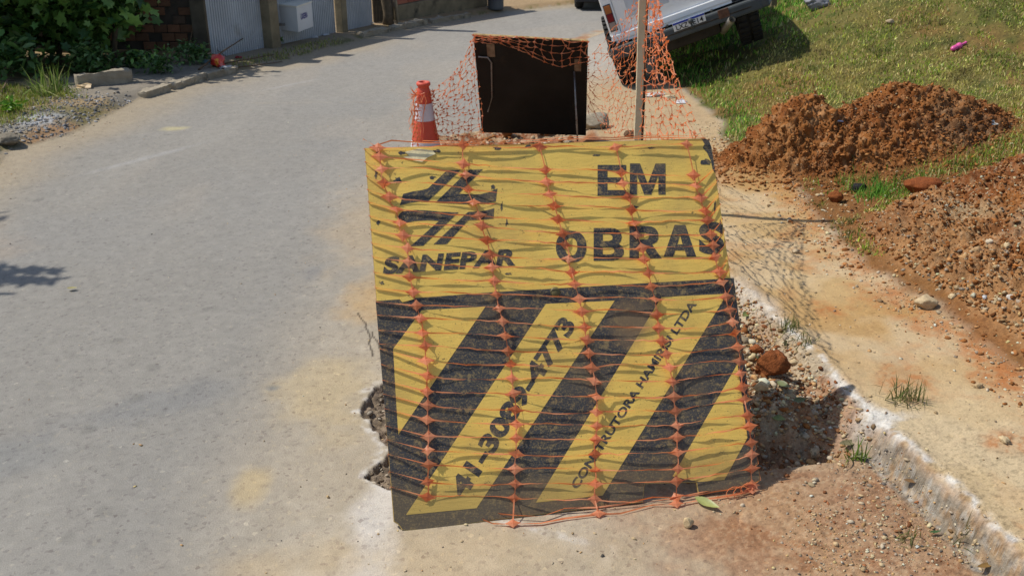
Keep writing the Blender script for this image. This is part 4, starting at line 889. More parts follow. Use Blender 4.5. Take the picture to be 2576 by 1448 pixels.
# ---------------------------------------------------------------- grass
def blades(P, Hh, cols_, name, label, seed, wd=.006, lean=.6, seg3=True, kind='stuff', cat='grass', origin=None, nrm=None):
    r = np.random.default_rng(seed); n = len(P); a = r.random(n)*6.28; L = Hh*(.6+.8*r.random(n)); le = lean*r.random(n)*L; b = r.random(n)*6.28
    w_ = wd*(.7+.6*r.random(n)); dx, dy_ = np.cos(a)*w_/2, np.sin(a)*w_/2; lx_, ly_ = np.cos(b)*le, np.sin(b)*le; zh = np.sqrt(np.maximum(L*L-le*le, L*L*.1))
    def pt(f, g, s): return np.stack([P[:, 0]+lx_*g+dx*s, P[:, 1]+ly_*g+dy_*s, P[:, 2]+zh*f-.004], -1)
    V = np.stack([pt(0, 0, -1), pt(0, 0, 1), pt(.6, .4, .75), pt(.6, .4, -.75), pt(1, 1, .0)], 1)
    base = np.arange(n)[:, None]*5
    T = np.concatenate([base+np.array([[0, 1, 2]]), base+np.array([[0, 2, 3]]), base+np.array([[3, 2, 4]])])
    o = mk(name, V.reshape(-1, 3), T, M_grass, None, False, np.repeat(cols_[:, None], 5, 1).reshape(-1, 3), origin)
    return tag(o, label, cat, None, kind)
GR = [(150, 172, 56), (184, 190, 88), (124, 154, 52), (206, 198, 122), (170, 182, 70), (222, 208, 146), (112, 138, 50), (164, 144, 94)]
GR2 = [(126, 180, 66), (104, 164, 60), (154, 200, 82), (86, 136, 52)]
def bankmask(X, Y):
    s = X-bx(Y); n2 = fbm(X, Y, 1.3, 3, 201); n3 = fbm(X, Y, 6, 3, 202)
    m = ss(.0, .18, s+.15*(n3-.5))*(mound(X, Y) < .035)*(1-.98*ss(.15, .4, heap(X, Y)))
    m = m*(.12+.88*ss(.34, .50, n2*.5+n3*.5))
    low = ss(7.6, 6.4, Y)*ss(3.5, 2.5, X); m = m*(1-low*(.97-.75*ss(.48, .58, n3)))
    return m
r_ = np.random.default_rng(5); out = []; tot = 0
while tot < 165000:
    Y = (r_.uniform(30**-.35, 4.6**-.35, 400000))**(-1/.35); X = r_.uniform(.15, .75, 400000)*Y; q = np.stack([X, Y], 1)[r_.random(400000) < bankmask(X, Y)*.8*np.clip(X/Y/.35, .5, 1)]; out.append(q); tot += len(q)
q = np.concatenate(out)[:165000]; q = np.column_stack([q, h(q[:, 0], q[:, 1])])
lush = ss(9.0, 10.5, q[:, 1]-.6*(q[:, 0]-2.2))*ss(.0, .2, q[:, 0]-bx(q[:, 1])); lush = np.clip(lush+ss(.5, .1, q[:, 0]-bx(q[:, 1]))*.7*(q[:, 1] > 6.8), 0, 1)
ca = palette(len(q), GR, 31); cb_ = palette(len(q), GR2, 32); pick = r_.random(len(q)) < lush*.85; ca[pick] = cb_[pick]
ca *= (.8+.5*fbm(q[:, 0], q[:, 1], .9, 3, 33))[:, None]; dr = ss(.5, .62, fbm(q[:, 0], q[:, 1], 2.8, 3, 39))*(1-lush)*.6; ca = ca*(1-dr[:, None])+dr[:, None]*alb(206, 184, 116)[None]; dk = ss(.62, .72, fbm(q[:, 0], q[:, 1], 5, 2, 38))*.5; st = r_.random(len(q)) < .16; ca[st] = palette(int(st.sum()), [(214, 196, 136), (196, 170, 112), (170, 140, 96)], 44); ca = ca*(1-dk[:, None])*(1.2*np.exp(.28*r_.standard_normal(len(q))))[:, None]
blades(q, .016+.024*lush+.014*fbm(q[:, 0], q[:, 1], 2, 3, 34)+.0008*q[:, 1], ca, 'grass', 'short yellow green grass covering the sloping bank', 35, .0062+0*q[:, 1]+.00035*q[:, 1], 1.0)
q = scatter(26000, lambda X, Y: inf(X, Y)*ss(.45, .9, lx(Y)-X+.7*(fbm(X, Y, 3, 3, 210)-.5))*ss(2.6, 1.6, lx(Y)-X)*ss(9.6, 9.0, Y+.3*(X+4))+inf(X, Y)*.25*ss(.05, .12, lx(Y)-X)*ss(.4, .2, lx(Y)-X)*ss(10.8, 11.3, Y)*ss(13.5, 12.5, Y), (-8, -1, 5.5, 14), 36)
blades(q, np.full(len(q), .045), palette(len(q), GR+[(150, 140, 84)], 37), 'verge_grass', 'patchy dry grass on the left verge', 38, .007, 1.0)
def tuft(px, py, n, Hh, spread, cs, label, seed, grp=None, name='grass_tuft', wd=.004):
    p = at(px, py); r = np.random.default_rng(seed); XY = p[None, :2]+r.normal(0, spread, (n, 2)); P = np.column_stack([XY, h(XY[:, 0], XY[:, 1])])
    return blades(P, np.full(n, Hh), palette(n, cs, seed+1), name, label, seed, wd, 1.3, kind=None, cat='grass tuft', origin=tuple(p))
DG = [(110, 120, 60), (140, 146, 88), (96, 110, 50), (150, 140, 92)]
tuft(1988, 828, 70, .07, .03, DG, 'thin grey green grass tuft at the kerb right of the board', 1)
tuft(2022, 862, 40, .05, .025, DG, 'sparse low tuft just below the thin tuft at the kerb', 2)
tuft(2262, 1008, 60, .09, .030, DG, 'wispy grey tuft on the footpath behind the white kerb edge', 3)
tuft(2300, 1012, 35, .09, .018, DG, 'smaller wispy tuft right beside the wispy grey tuft', 33)
tuft(2152, 1160, 26, .085, .014, [(120, 150, 50), (100, 134, 40), (160, 170, 80)], 'bright green tuft at the foot of the kerb', 4, wd=.006)
tuft(2280, 1360, 30, .05, .02, DG, 'small grass tuft in the dirt near the bottom', 5)
tuft(2420, 1365, 14, .06, .012, DG, 'few thin blades against the lower kerb', 6)
tuft(2215, 478, 260, .09, .085, GR2+[(120, 150, 60)], 'green grass tuft in front of the soil mounds', 7, wd=.006)
tuft(2150, 452, 120, .06, .07, GR2, 'low green tuft left of the black asphalt lump', 8, wd=.006)
for i, (a, b, n_, s_) in enumerate([(2360, 425, 220, .10), (2440, 400, 260, .12), (2520, 378, 260, .12), (2300, 455, 120, .07)]):
    tuft(a, b, n_, .05, s_, GR2+GR, ['yellow green turf patch right of the mounds, leftmost of three', 'middle yellow green turf patch right of the mounds', 'turf patch at the right frame edge above the soil', 'small turf patch beside the big oblong clod'][i], 40+i, wd=.006)
tuft(125, 238, 150, .24, .09, [(130, 158, 64), (150, 172, 84), (104, 134, 50), (170, 170, 110)], 'tall bright grass clump in front of the hedge on the left', 50, wd=.012)
tuft(1058//1+60, 160, 1, .01, .001, GR2, 'x', 51) if False else None

# ---------------------------------------------------------------- leaves: hedge, shrubs, fallen leaves
def leafcloud(C, n, size, cols_, name, parent, seed, lob=True, up=.35, mat=None, shell=.0):
    r = np.random.default_rng(seed); pts = []
    for (c, rad, wt) in C:
        m = int(n*wt); d = r.standard_normal((m, 3)); d /= np.linalg.norm(d, axis=1)[:, None]; rr = (shell+(1-shell)*r.random(m))**.45
        q = np.array(c)[None]+d*np.array(rad)[None]*rr[:, None]*(1+.18*r.standard_normal(m))[:, None]; pts.append(q)
    P = np.concatenate(pts); g = h(P[:, 0], P[:, 1]); P = P[P[:, 2] > g+.02]; n = len(P)
    nrm = r.standard_normal((n, 3)); nrm[:, 2] = np.abs(nrm[:, 2])+up; nrm /= np.linalg.norm(nrm, axis=1)[:, None]
    t = np.cross(nrm, r.standard_normal((n, 3))); t /= np.linalg.norm(t, axis=1)[:, None]; b = np.cross(nrm, t)
    S = size*(.55+.9*r.random(n))
    if lob: ol = [(0, 0), (.28, -.25), (.42, .1), (.3, .3), (.55, .55), (.22, .6), (0, 1.0), (-.22, .6), (-.55, .55), (-.3, .3), (-.42, .1), (-.28, -.25)]
    else: ol = [(0, -.1), (.22, .25), (.2, .6), (0, 1), (-.2, .6), (-.22, .25)]
    ol = np.array(ol); k = len(ol); cen = np.array([0, .35]); fold = .25
    loc = np.vstack([cen[None], ol]); z = np.abs(loc[:, 0])*fold-.15*loc[:, 1]**2
    V = P[:, None]+(loc[None, :, 0:1]*t[:, None]+loc[None, :, 1:2]*b[:, None]+z[None, :, None]*nrm[:, None])*S[:, None, None]
    f = np.array([[0, 1+i, 1+(i+1) % k] for i in range(k)]); T = (f[None]+np.arange(n)[:, None, None]*(k+1)).reshape(-1, 3)
    col = palette(n, cols_, seed+3); o = mk(name, V.reshape(-1, 3), T, mat or M_leaf, parent, False, np.repeat(col[:, None], k+1, 1).reshape(-1, 3))
    if parent is not None:
        o.location = tuple(-np.array(parent.location))
    return o
HG = [(100, 142, 66), (82, 124, 58), (122, 162, 76), (144, 180, 92), (68, 106, 50)]
M_bark = simple('bark', alb(110, 96, 76), .9, .3, 20, bump=.5)
e = at(120, 190); hedge = empty('hedge_shrub', (-4.95, 10.9, e[2]), 'dark large leafed shrub filling the top left corner', 'shrub')
leafcloud([((-4.75, 11.15, .60), (.72, .7, .62), .3), ((-5.6, 10.7, .7), (.8, .8, .8), .25), ((-5.0, 11.2, 1.25), (.95, .8, .8), .28), ((-6.3, 10.6, 1.0), (.9, .9, 1.0), .17)], 8500, .105, HG, 'foliage', hedge, 61, shell=.35)
for i in range(5):
    x0 = -5.6+.3*i; g0 = float(h(x0, 11)); MB().tube([(x0-hedge.location.x, .1, g0-hedge.location.z-.05), (x0+.1-hedge.location.x, .15, g0+.5-hedge.location.z), (x0+random.uniform(-.2, .3)-hedge.location.x, .1, g0+1.3-hedge.location.z)], [.035, .028, .015], 7).build('stem', M_bark, hedge, True)
def shrub(px, py, rad, n, size, label, seed, cs, name='weed'):
    p = at(px, py); o = empty(name, tuple(p), label, 'plant')
    leafcloud([((p[0], p[1], p[2]+rad*.5), (rad*1.2, rad*.8, rad*.8), 1)], n, size, cs, 'foliage', o, seed, lob=False, up=.6); 
    MB().tube([(0, 0, -.02), (.01, 0, rad*.6)], [.008, .004], 5).build('stem', M_bark, o); return o
LG = [(110, 146, 78), (130, 166, 96), (84, 120, 56), (150, 178, 116), (70, 104, 46)]
shrub(235, 185, .26, 520, .075, 'light green leafy weed behind the concrete block', 71, LG)
shrub(345, 170, .16, 260, .06, 'dark low weed right of the concrete block', 72, HG)
shrub(400, 185, .20, 330, .055, 'low leafy weed at the edge of the sidewalk under the brick wall', 73, LG+HG)
shrub(485, 160, .20, 380, .06, 'pale leafy weed at the foot of the brick pillar', 74, LG)
shrub(28, 285, .10, 90, .05, 'small bright weed near the left frame edge', 75, [(130, 180, 50), (110, 160, 40)])
shrub(30, 195, .35, 420, .09, 'leafy weeds at the far left under the hedge', 76, LG+HG)
shrub(512, 40, .0001, 2, .01, 'x', 77, HG) if False else None
shrub(700, 112, .07, 60, .045, 'small weed growing at the foot of the concrete post', 78, HG)
shrub(1350, 90, .0001, 2, .01, 'x', 79, HG) if False else None
# off-frame roadside tree whose branch shades the left edge of the asphalt
tp = (-6.3, 5.1, float(h(-6.3, 5.1))); tree = empty('roadside_tree', tp, 'broadleaf tree left of the road, its branch reaching over the asphalt', 'tree')
MB().tube([(0, 0, -.1), (.05, 0, 1.4), (.2, -.1, 2.8), (.3, -.1, 4.0)], [.12, .10, .08, .05], 9).build('trunk', M_bark, tree, True)
MB().tube([(.15, -.05, 2.4), (.9, -.05, 2.85), (1.75, 0, 3.0)], [.05, .035, .015], 7).build('branch', M_bark, tree, True)
sh = at(25, 690); bc = np.array([sh[0]-.66*2.95+.06, sh[1]+.17*2.95, 2.95+sh[2]])
leafcloud([(tuple(bc+[-.32, -.02, 0]), (.33, .14, .14), .76), (tuple(bc+[.0, .05, .02]), (.20, .035, .05), .12), (tuple(bc+[.06, -.09, .02]), (.17, .03, .05), .12)], 700, .075, HG, 'foliage', tree, 81, lob=False)
leafcloud([((tp[0]-.5, tp[1]+.3, 3.9), (1.1, 1.1, .8), 1)], 1600, .12, HG, 'crown', tree, 82, lob=False)
def leaf(px, py, L, wd, ang, col, label, seed, curl=.25, tilt=0., lift=.012):
    p = at(px, py); r = random.Random(seed); n = 9; V = []; Fc = []
    for i in range(n+1):
        t = i/n; w_ = wd*math.sin(math.pi*min(1, t**.8*.98+.01))*.5; x = (t-.5)*L; z = curl*L*((t-.5)**2)*1.2
        V += [(x, -w_, z+w_*.35+r.uniform(-.001, .001)), (x, 0, z), (x, w_, z+w_*.35+r.uniform(-.001, .001))]
    for i in range(n):
        for k_ in (0, 1): Fc.append((3*i+k_, 3*i+3+k_, 3*i+4+k_, 3*i+1+k_))
    c = np.repeat(alb(*col)[None], len(V), 0); c[1::3] *= 1.25
    o = mk('fallen_leaf', V, Fc, M_leaf, None, True, c); o.location = (p[0], p[1], p[2]+lift); o.rotation_euler = (tilt, .0, R(ang)); tag(o, label, 'leaf', 'leaves fallen beside the board'); return o
leaf(1778, 1277, .095, .034, -38, (180, 186, 112), 'fresh green leaf lying just below the board edge, largest', 1, tilt=.3)
leaf(1875, 802, .05, .03, 40, (150, 160, 92), 'small green leaf against the upper right board edge', 2, tilt=.5)
leaf(1972, 880, .055, .022, 62, (132, 128, 78), 'upright brownish leaf above the large clod', 3, tilt=.9, lift=.03)
leaf(1968, 990, .06, .032, -50, (138, 144, 96), 'grey green leaf with ribs, right of the pale stone', 4, tilt=.3, lift=.02)
leaf(2008, 1032, .06, .03, 25, (116, 118, 66), 'olive curled leaf on the rubble, rightmost of three', 5, tilt=.2, lift=.02)
leaf(1955, 1076, .055, .034, -25, (160, 172, 108), 'pale green leaf lying flat on the rubble', 6, tilt=.2, lift=.015)
leaf(2135, 1122, .09, .028, 15, (146, 138, 102), 'dry tan leaf beside the bright green tuft', 7, tilt=.2)
leaf(2165, 1160, .05, .03, -60, (150, 150, 104), 'curled tan leaf below the bright green tuft', 8, tilt=.3)
leaf(1900, 920, .045, .018, 70, (120, 130, 84), 'narrow grey leaf left of the large clod', 9, tilt=.7, lift=.02)
leaf(2350, 1348, .045, .013, 12, (80, 110, 66), 'dark green narrow leaf near the lower kerb', 10)
leaf(2290, 1212+20, .06, .022, -10, (150, 116, 78), 'brown dead leaf at the kerb foot', 11)
leaf(1495*1.0, 1212, .001, .001, 0, (0, 0, 0), 'x', 12) if False else None
leaf(183, 733, .05, .028, 10, (188, 178, 120), 'dry yellow leaf alone on the left asphalt', 13)
leaf(2480, 1434, .08, .02, 20, (156, 122, 70), 'curled brown leaf at the bottom right corner', 14)
M_twig = simple('dry_twig', alb(120, 100, 78), .9, .3, 30)
def twig(pts, r, label, name='dry_twig', mat=None):
    W = []
    for a, b, dz in pts: p = at(a, b); W.append((p[0], p[1], p[2]+dz))
    return tag(MB().tube([np.array(w_)-np.array(W[0]) for w_ in W], [r, r*.8]+[r*.5]*(len(W)-2), 5).build(name, mat or M_twig, None, True, None), label, 'branch'), W[0]
for pts, r, lb in [([(500, 178, .01), (560, 160, .12), (615, 132, .16)], .012, 'long dry branch leaning on the metal fence'), ([(545, 170, .02), (610, 165, .05), (690, 142, .02)], .010, 'dry branch lying along the sidewalk by the red bag'),
        ([(560, 180, .02), (640, 172, .03), (710, 158, .01)], .009, 'thin dry branch on the sidewalk edge'), ([(470, 150, .02), (495, 130, .3), (515, 105, .45)], .007, 'thin upright twig against the brick wall'),
        ([(505, 150, .02), (535, 142, .12), (570, 150, .03)], .008, 'crooked twig above the red bag'), ([(5, 240, .02), (22, 215, .05), (40, 208, .02)], .012, 'dead stick in the verge at the far left')]:
    o, w0 = twig(pts, r, lb); o.location = w0

# ---------------------------------------------------------------- left side: block, kerb, wall, fence
M_conc = simple('old_concrete', alb(176, 164, 142), .92, .18, 9, c2=alb(116, 108, 92), bump=.5)
M_concd = simple('dark_weathered_concrete', alb(104, 98, 86), .92, .3, 6, c2=alb(60, 56, 48), bump=.5)
def roughbox(L, D, Hh, amp, seed):
    bm = bmesh.new(); bmesh.ops.create_cube(bm, size=1)
    for v in bm.verts: v.co = Vector((v.co.x*L, v.co.y*D, v.co.z*Hh))
    for _ in range(4):
        bmesh.ops.subdivide_edges(bm, edges=[e for e in bm.edges if e.calc_length() > .035], cuts=1, use_grid_fill=True)
    P = np.array([v.co[:] for v in bm.verts]); n1 = fbm(P[:, 0]+P[:, 2], P[:, 1]*2+P[:, 2]*1.7, 7, 4, seed)-.5; n2 = fbm(P[:, 0]-P[:, 2], P[:, 1]+P[:, 0], 22, 3, seed+3)-.5
    for v, a, b in zip(bm.verts, n1, n2):
        ed = (abs(v.co.y) > D*.42)+(abs(v.co.z) > Hh*.42)+(abs(v.co.x) > L*.48)
        v.co *= 1-(.02 if ed > 1 else 0)*1.; nn_ = Vector((0, v.co.y, v.co.z)).normalized() if v.co.length > 0 else Vector((0, 0, 1)); v.co += nn_*(a*amp*2+b*amp)*(1.5 if ed > 1 else .7)
    bm.verts.index_update(); V = [v.co.copy() for v in bm.verts]; Fc = [[v.index for v in f.verts] for f in bm.faces]; bm.free(); m_ = MB(); m_.add([v+Vector((0, 0, Hh/2)) for v in V], Fc); return m_
def quadbox(name, label, cat, a, b, depth, height, mat, parent=None, top_in=0., bev=.006):
    a = np.array(a); b = np.array(b); d = b-a; L = math.hypot(d[0], d[1]); ang = math.atan2(d[1], d[0]); mb = roughbox(L, depth, height, bev*1.6, int(L*1000)); o = mb.build(name, mat, parent)
    o.location = ((a[0]+b[0])/2, (a[1]+b[1])/2, min(a[2], b[2])-.02); o.rotation_euler = (0, math.atan2(-(b[2]-a[2]), L)*.6, ang)
    if label: tag(o, label, cat)
    return o
a = at(192, 224); b = at(328, 208)
cbk = quadbox('concrete_block', 'long pale concrete kerb stone lying on edge in the grass', 'kerb stone', a+[-.02, .05, 0], b+[.0, .05, 0], .085, .16, M_conc, bev=.012)
kp = [(356, 247), (380, 238), (420, 228), (432, 224), (470, 210), (505, 198), (512, 197), (552, 187), (590, 181)]
for i, (i0, i1) in enumerate([(0, 2), (3, 5), (6, 8)]):
    a = at(*kp[i0]); b = at(*kp[i1]); quadbox('kerb_stone', ['broken kerb stone at the near end of the left sidewalk', 'middle kerb stone of the left sidewalk', 'far kerb stone of the left sidewalk, near the weeds'][i], 'kerb stone', a, b, .11, .085, M_conc, bev=.014)['group'] = 'kerb stones of the left sidewalk'
for i, (p0, p1) in enumerate([((905, 92), (975, 80)), ((985, 78), (1070, 60)), ((1080, 58), (1180, 44))]):
    a = at(*p0); b = at(*p1); quadbox('kerb_stone', ['far left kerb stone beside the dry sidewalk edge', 'kerb stone in front of the pinkish brick wall', 'last kerb stone before the grey bin'][i], 'kerb stone', a, b, .12, .10, M_conc, bev=.02)
def paper(px, py, s, col, label, seed, name='litter', cat='litter', lift=.01, rx=1.4, mat=None):
    p = at(px, py); r = random.Random(seed); bm = bmesh.new(); bmesh.ops.create_icosphere(bm, subdivisions=2, radius=1)
    for v in bm.verts: k_ = 1+r.uniform(-.38, .38); v.co = Vector((v.co.x*s*rx*k_, v.co.y*s*k_, max(v.co.z, -.2)*s*.55*k_))
    me = bpy.data.meshes.new(name); bm.to_mesh(me); bm.free(); me.materials.append(mat or simple(name+'_mat', alb(*col) if max(col) > 1 else col, .5, .15, 15)); o = link(name, me); o.location = (p[0], p[1], p[2]+lift); o.rotation_euler[2] = r.uniform(-.4, .4)
    tag(o, label, cat); return o
paper(212, 222, .055, (226, 196, 150), 'crumpled beige paper leaning on the concrete block', 1, 'paper_bag', 'paper')
M_bag = simple('red_plastic_bag', (.55, .03, .02), .25, .3, 12, c2=(.75, .35, .03), c2t=(.58, .62), spec=.6)
bg_ = paper(549, 168, .085, (200, 40, 30), 'shiny red and yellow plastic bag by the fence foot', 2, 'plastic_bag', 'bag', .03, .9, M_bag); bg_.scale = (1, 1, 2.0)
paper(522, 160, .05, (120, 150, 160), 'pale blue crushed bottle left of the red bag', 3)
paper(568, 174, .05, (190, 190, 186), 'white crumpled plastic below the red bag', 4)
paper(600, 148, .03, (170, 60, 60), 'small red and white wrapper on the sidewalk', 5)
paper(792, 97, .03, (210, 212, 216), 'white scrap on the sidewalk under the letter box', 6); paper(820, 90, .035, (205, 208, 212), 'pale wrapper right of the white sidewalk scrap', 7)
paper(925, 62, .06, (215, 205, 185), 'cream rubbish at the end of the metal fence', 8)
paper(1648, 242, .045, (225, 222, 215), 'white plate-like litter on the path behind the post', 9, rx=2.2)
paper(1712, 262, .04, (236, 236, 238), 'white plastic cup at the edge of the grass', 10); paper(1683, 248, .025, (225, 215, 180), 'yellowish husk on the path near the grass', 11, rx=2.5)
paper(2103, 315, .028, (214, 220, 240), 'pale blue plastic scrap on the earth mound', 12, lift=.05); paper(2478, 306, .035, (226, 226, 216), 'flat white scrap in the grass right of the mounds', 13, rx=2)
paper(2395, 282, .0001, (1, 1, 1), 'x', 14) if False else None
p = at(2405, 134); M_pink = simple('pink_plastic', (.72, .10, .32), .35, .15, 10, spec=.5)
pk = empty('pink_toy', tuple(p+[0, 0, .015]), 'pink plastic toy lying on the grass bank', 'toy'); pk.rotation_euler = (0, -.25, .5)
MB().lathe([(0, -.07), (.012, -.068), (.022, -.05), (.022, -.01), (.012, 0), (.026, .01), (.026, .035), (.010, .045), (.009, .10), (.013, .105), (.0, .11)], (0, 0, 0), 12, Matrix.Rotation(math.pi/2, 3, 'Y')).build('body', M_pink, pk, True)
# brick wall with a plastered pillar
WY = 12.0; wxl, wxr = -6.6, -3.75; gz = float(h_smooth(-4, 12.)); M_mort = simple('dark_render', alb(92, 84, 74), .95, .3, 5, c2=alb(58, 54, 50), bump=.5)
wall = empty('brick_wall', ((wxl+wxr)/2, WY, gz), 'dark brick wall with flaking render beside the shrub', 'wall')
MB().box((0, .10, .95), (wxr-wxl, .16, 2.1), None).build('rendered_face', M_mort, wall)
MB().box((wxr-(wxl+wxr)/2+.07, .04, .95), (.17, .22, 2.1), None, .01).build('pillar', M_concd, wall)
bms = [simple('clay_brick', alb(*c), .9, .18, 14, bump=.3) for c in ((142, 102, 76), (152, 108, 82), (128, 94, 72), (108, 90, 76))]
br_me = []
for k_ in range(4):
    m_ = MB().box((0, 0, 0), (.145, .03, .088), None, .005); o = m_.build('brick', bms[k_], wall); br_me.append(o.data); bpy.data.objects.remove(o)
for r_i in range(12):
    for c_i in range(8):
        x = wxr-.10-.155*c_i-(.078 if r_i % 2 else 0)-(wxl+wxr)/2; z = .06+r_i*.1
        if random.random() < [.0, .05, .1, .3, .45, .6, .75, .9][c_i]+.03*r_i: continue
        o = link('brick', br_me[random.choice((0, 0, 1, 1, 2, 3))], wall); o.location = (x, .008+random.uniform(-.004, .004), z); o.rotation_euler = (0, random.uniform(-.02, .02), random.uniform(-.02, .02))
# corrugated metal fence
F0 = at(531, 149); F1 = at(935, 62)
fd = F1-F0; fL = math.hypot(fd[0], fd[1]); fu = np.array([fd[0]/fL, fd[1]/fL]); fnn = np.array([fu[1], -fu[0]])
def fpt(s): return np.array([F0[0]+fu[0]*s, F0[1]+fu[1]*s])
def fence_s(px, py): g = at(px, py); return (g[:2]-F0[:2])@fu
M_zinc = simple('galvanised_sheet', alb(206, 210, 212), .45, .14, 3, metal=.0, c2=alb(150, 140, 120), c2t=(.6, .85), bump=.1)
fence = empty('metal_fence', tuple(F0), 'grey corrugated metal sheet fence on the left roadside', 'fence')
def corr(s0, s1, zb=-.06, H_=1.25, name='corrugated_sheet'):
    V = []; Fc = []; per = .040; n_ = max(3, int((s1-s0)/per)); k_ = 0; prof = [(0, 0), (.32, 0), (.46, .022), (.84, .022)]
    for i in range(n_):
        for f_, d in prof:
            s = s0+(i+f_)*(s1-s0)/n_; p = fpt(s)+fnn*d; g0 = float(h_smooth(p[0], p[1])); 
            V += [(p[0]-F0[0], p[1]-F0[1], g0+zb-F0[2]), (p[0]-F0[0], p[1]-F0[1], g0+zb+H_-F0[2])]; k_ += 1
    Fc = [(2*i, 2*i+2, 2*i+3, 2*i+1) for i in range(k_-1)]; return mk(name, V, Fc, M_zinc, fence)
sa, sb, sc1, sd, se = fence_s(660, 119), fence_s(700, 118), fence_s(836, 82), fence_s(852, 78), fL
corr(.02, sa); corr(sb-.03, sc1); corr(sd, se)
M_post = simple('concrete_post', alb(150, 136, 108), .92, .25, 6, c2=alb(92, 84, 70), bump=.4)
for s0, w_ in (((sa+sb)/2-.02, .17), ((sc1+sd)/2, .12)):
    p = fpt(s0)+fnn*.07; o = MB().box((0, 0, .7), (w_, w_, 1.6), None, .012).build('post', M_post, fence); o.location = (p[0]-F0[0], p[1]-F0[1], float(h_smooth(p[0], p[1]))-F0[2]-.1); o.rotation_euler[2] = math.atan2(fu[1], fu[0])
bt = MB()
for s in np.arange(.1, 1.0, .075):
    p = fpt(s)+fnn*.015; bt.lathe([(.007, 0), (.006, .006), (0, .007)], (p[0]-F0[0], p[1]-F0[1], float(h_smooth(p[0], p[1]))-F0[2]+.12), 6, Matrix.Rotation(math.pi/2, 3, Vector((-fnn[1], fnn[0], 0))))
bt.build('rivets', simple('rivet', (.7, .7, .7), .4), fence)['kind'] = 'stuff'
# letter/waste box on the post
bxY = 12.55; c_f = atY(751, 81, bxY); c_t = atY(749, 20, bxY); hb = c_t[2]-c_f[2]
lixo = empty('waste_box', tuple(c_f), 'grey painted metal waste box marked LIXEIRA fixed to the fence post', 'waste bin')
Lf = atY(695, 74, 12.75)-c_f; Rf = atY(788, 68, 12.95)-c_f; Lf[2] = 0; Rf[2] = 0
M_box = simple('grey_painted_metal', alb(236, 236, 234), .5, .06, 4, c2=alb(150, 142, 128), c2t=(.66, .85)); M_lid = simple('white_lid', (.72, .68, .58), .5, .08, 6)
V = [(0, 0, 0), Lf, Lf+Rf, Rf]; V = [np.array(v, float) for v in V]; V += [v+[0, 0, hb] for v in V]
mk('body', V, [(0, 1, 2, 3), (4, 7, 6, 5), (0, 4, 5, 1), (1, 5, 6, 2), (2, 6, 7, 3), (3, 7, 4, 0)], M_box, lixo)
ce = (Lf+Rf)/2; Vl = [(v-ce*[1, 1, 0])*[1.05, 1.05, 1]+ce*[1, 1, 0]+[0, 0, .003] for v in V[4:]]; Vl += [v+[0, 0, .018] for v in Vl]
mk('lid', Vl, [(0, 1, 2, 3), (4, 7, 6, 5), (0, 4, 5, 1), (1, 5, 6, 2), (2, 6, 7, 3), (3, 7, 4, 0)], M_lid, lixo)
nr_ = np.cross(Rf, [0, 0, 1]); nr_ /= np.linalg.norm(nr_); nr_ = nr_ if nr_[1] < 0 else -nr_
text_quad('LIXEIRA', (.22, .46), (.68, .46), (.22, .70), 0, 'lettering', simple('blue_ink', (.06, .05, .22), .6), lixo, off=.03, px=False, fn=lambda x, y: tuple(Rf*x+np.array([0, 0, y*hb])+nr_*.002))
pp = fpt((sa+sb)/2)+fnn*.16-c_f[:2]; MB().box(((pp[0]+Lf[0])/2, (pp[1]+Lf[1])/2, hb*.3), (.22, .03, .03)).build('bracket', M_rod, lixo)
# wooden slat gate, leaning slab, brick wall beyond
G0 = at(938, 62); G1 = at(988, 52); gate = empty('slat_gate', tuple(G0), 'dark weathered vertical slat gate after the metal fence', 'gate')
M_slat = simple('grey_slat', alb(92, 80, 62), .9, .3, 12, bump=.4)
for i in range(7):
    p = G0+(G1-G0)*(i+.5)/7; o = MB().box((0, 0, .6), (.062, .02, 1.25), None, .003).build('slat', M_slat, gate); o.location = (p[0]-G0[0], p[1]-G0[1]+.1, random.uniform(0, .03)); o.rotation_euler = (0, random.uniform(-.02, .02), math.atan2(G1[1]-G0[1], G1[0]-G0[0]))
for z in (.3, .9): 
    o = MB().box(((G1-G0)[0]/2, (G1-G0)[1]/2+.13, z), (.5, .03, .05), Matrix.Rotation(math.atan2(G1[1]-G0[1], G1[0]-G0[0]), 3, 'Z')).build('rail', M_slat, gate)
tp2 = at(977, 62); tr3 = empty('tree_stump_post', tuple(tp2), 'rough tapering tree trunk beside the slat gate', 'tree trunk')
MB().tube([(0, 0, -.05), (.0, 0, .15), (-.03, 0, .5), (-.08, 0, 1.1), (-.06, 0, 1.9)], [.09, .065, .08, .10, .08], 10).build('trunk', M_bark, tr3, True)
MB().tube([(.14, 0, -.02), (.10, 0, .9), (.06, .0, 1.6)], .018, 8).build('pipe', M_conc, tr3, True)
W0 = at(998, 52); W1 = at(1225, 16); wd_ = W1-W0; wl_ = math.hypot(wd_[0], wd_[1]); wang = math.atan2(wd_[1], wd_[0])
bw = empty('brick_wall', tuple(W0), 'pinkish hollow brick wall on a stone footing beyond the gate', 'wall'); bw.rotation_euler[2] = wang
wdz = (W1[2]-W0[2])
MB().box((wl_/2, .08, .45), (wl_, .10, 1.5)).build('mortar', simple('mortar', alb(150, 138, 122), .95, .2, 6), bw)
MB().box((wl_/2, .06, .06), (wl_, .16, .30), None, .02).build('footing', M_post, bw)
bms2 = [simple('pink_brick', alb(*c), .9, .15, 8) for c in ((188, 118, 92), (204, 138, 110), (172, 104, 82))]; m2 = []
for k_ in range(3): o = MB().box((0, 0, 0), (.27, .03, .125), None, .004).build('brick', bms2[k_], bw); m2.append(o.data); bpy.data.objects.remove(o)
for r_i in range(7):
    for c_i in range(int(wl_/.28)):
        o = link('brick', random.choice(m2), bw); o.location = (.15+c_i*.285+(.14 if r_i % 2 else 0), .025, .28+r_i*.138); 
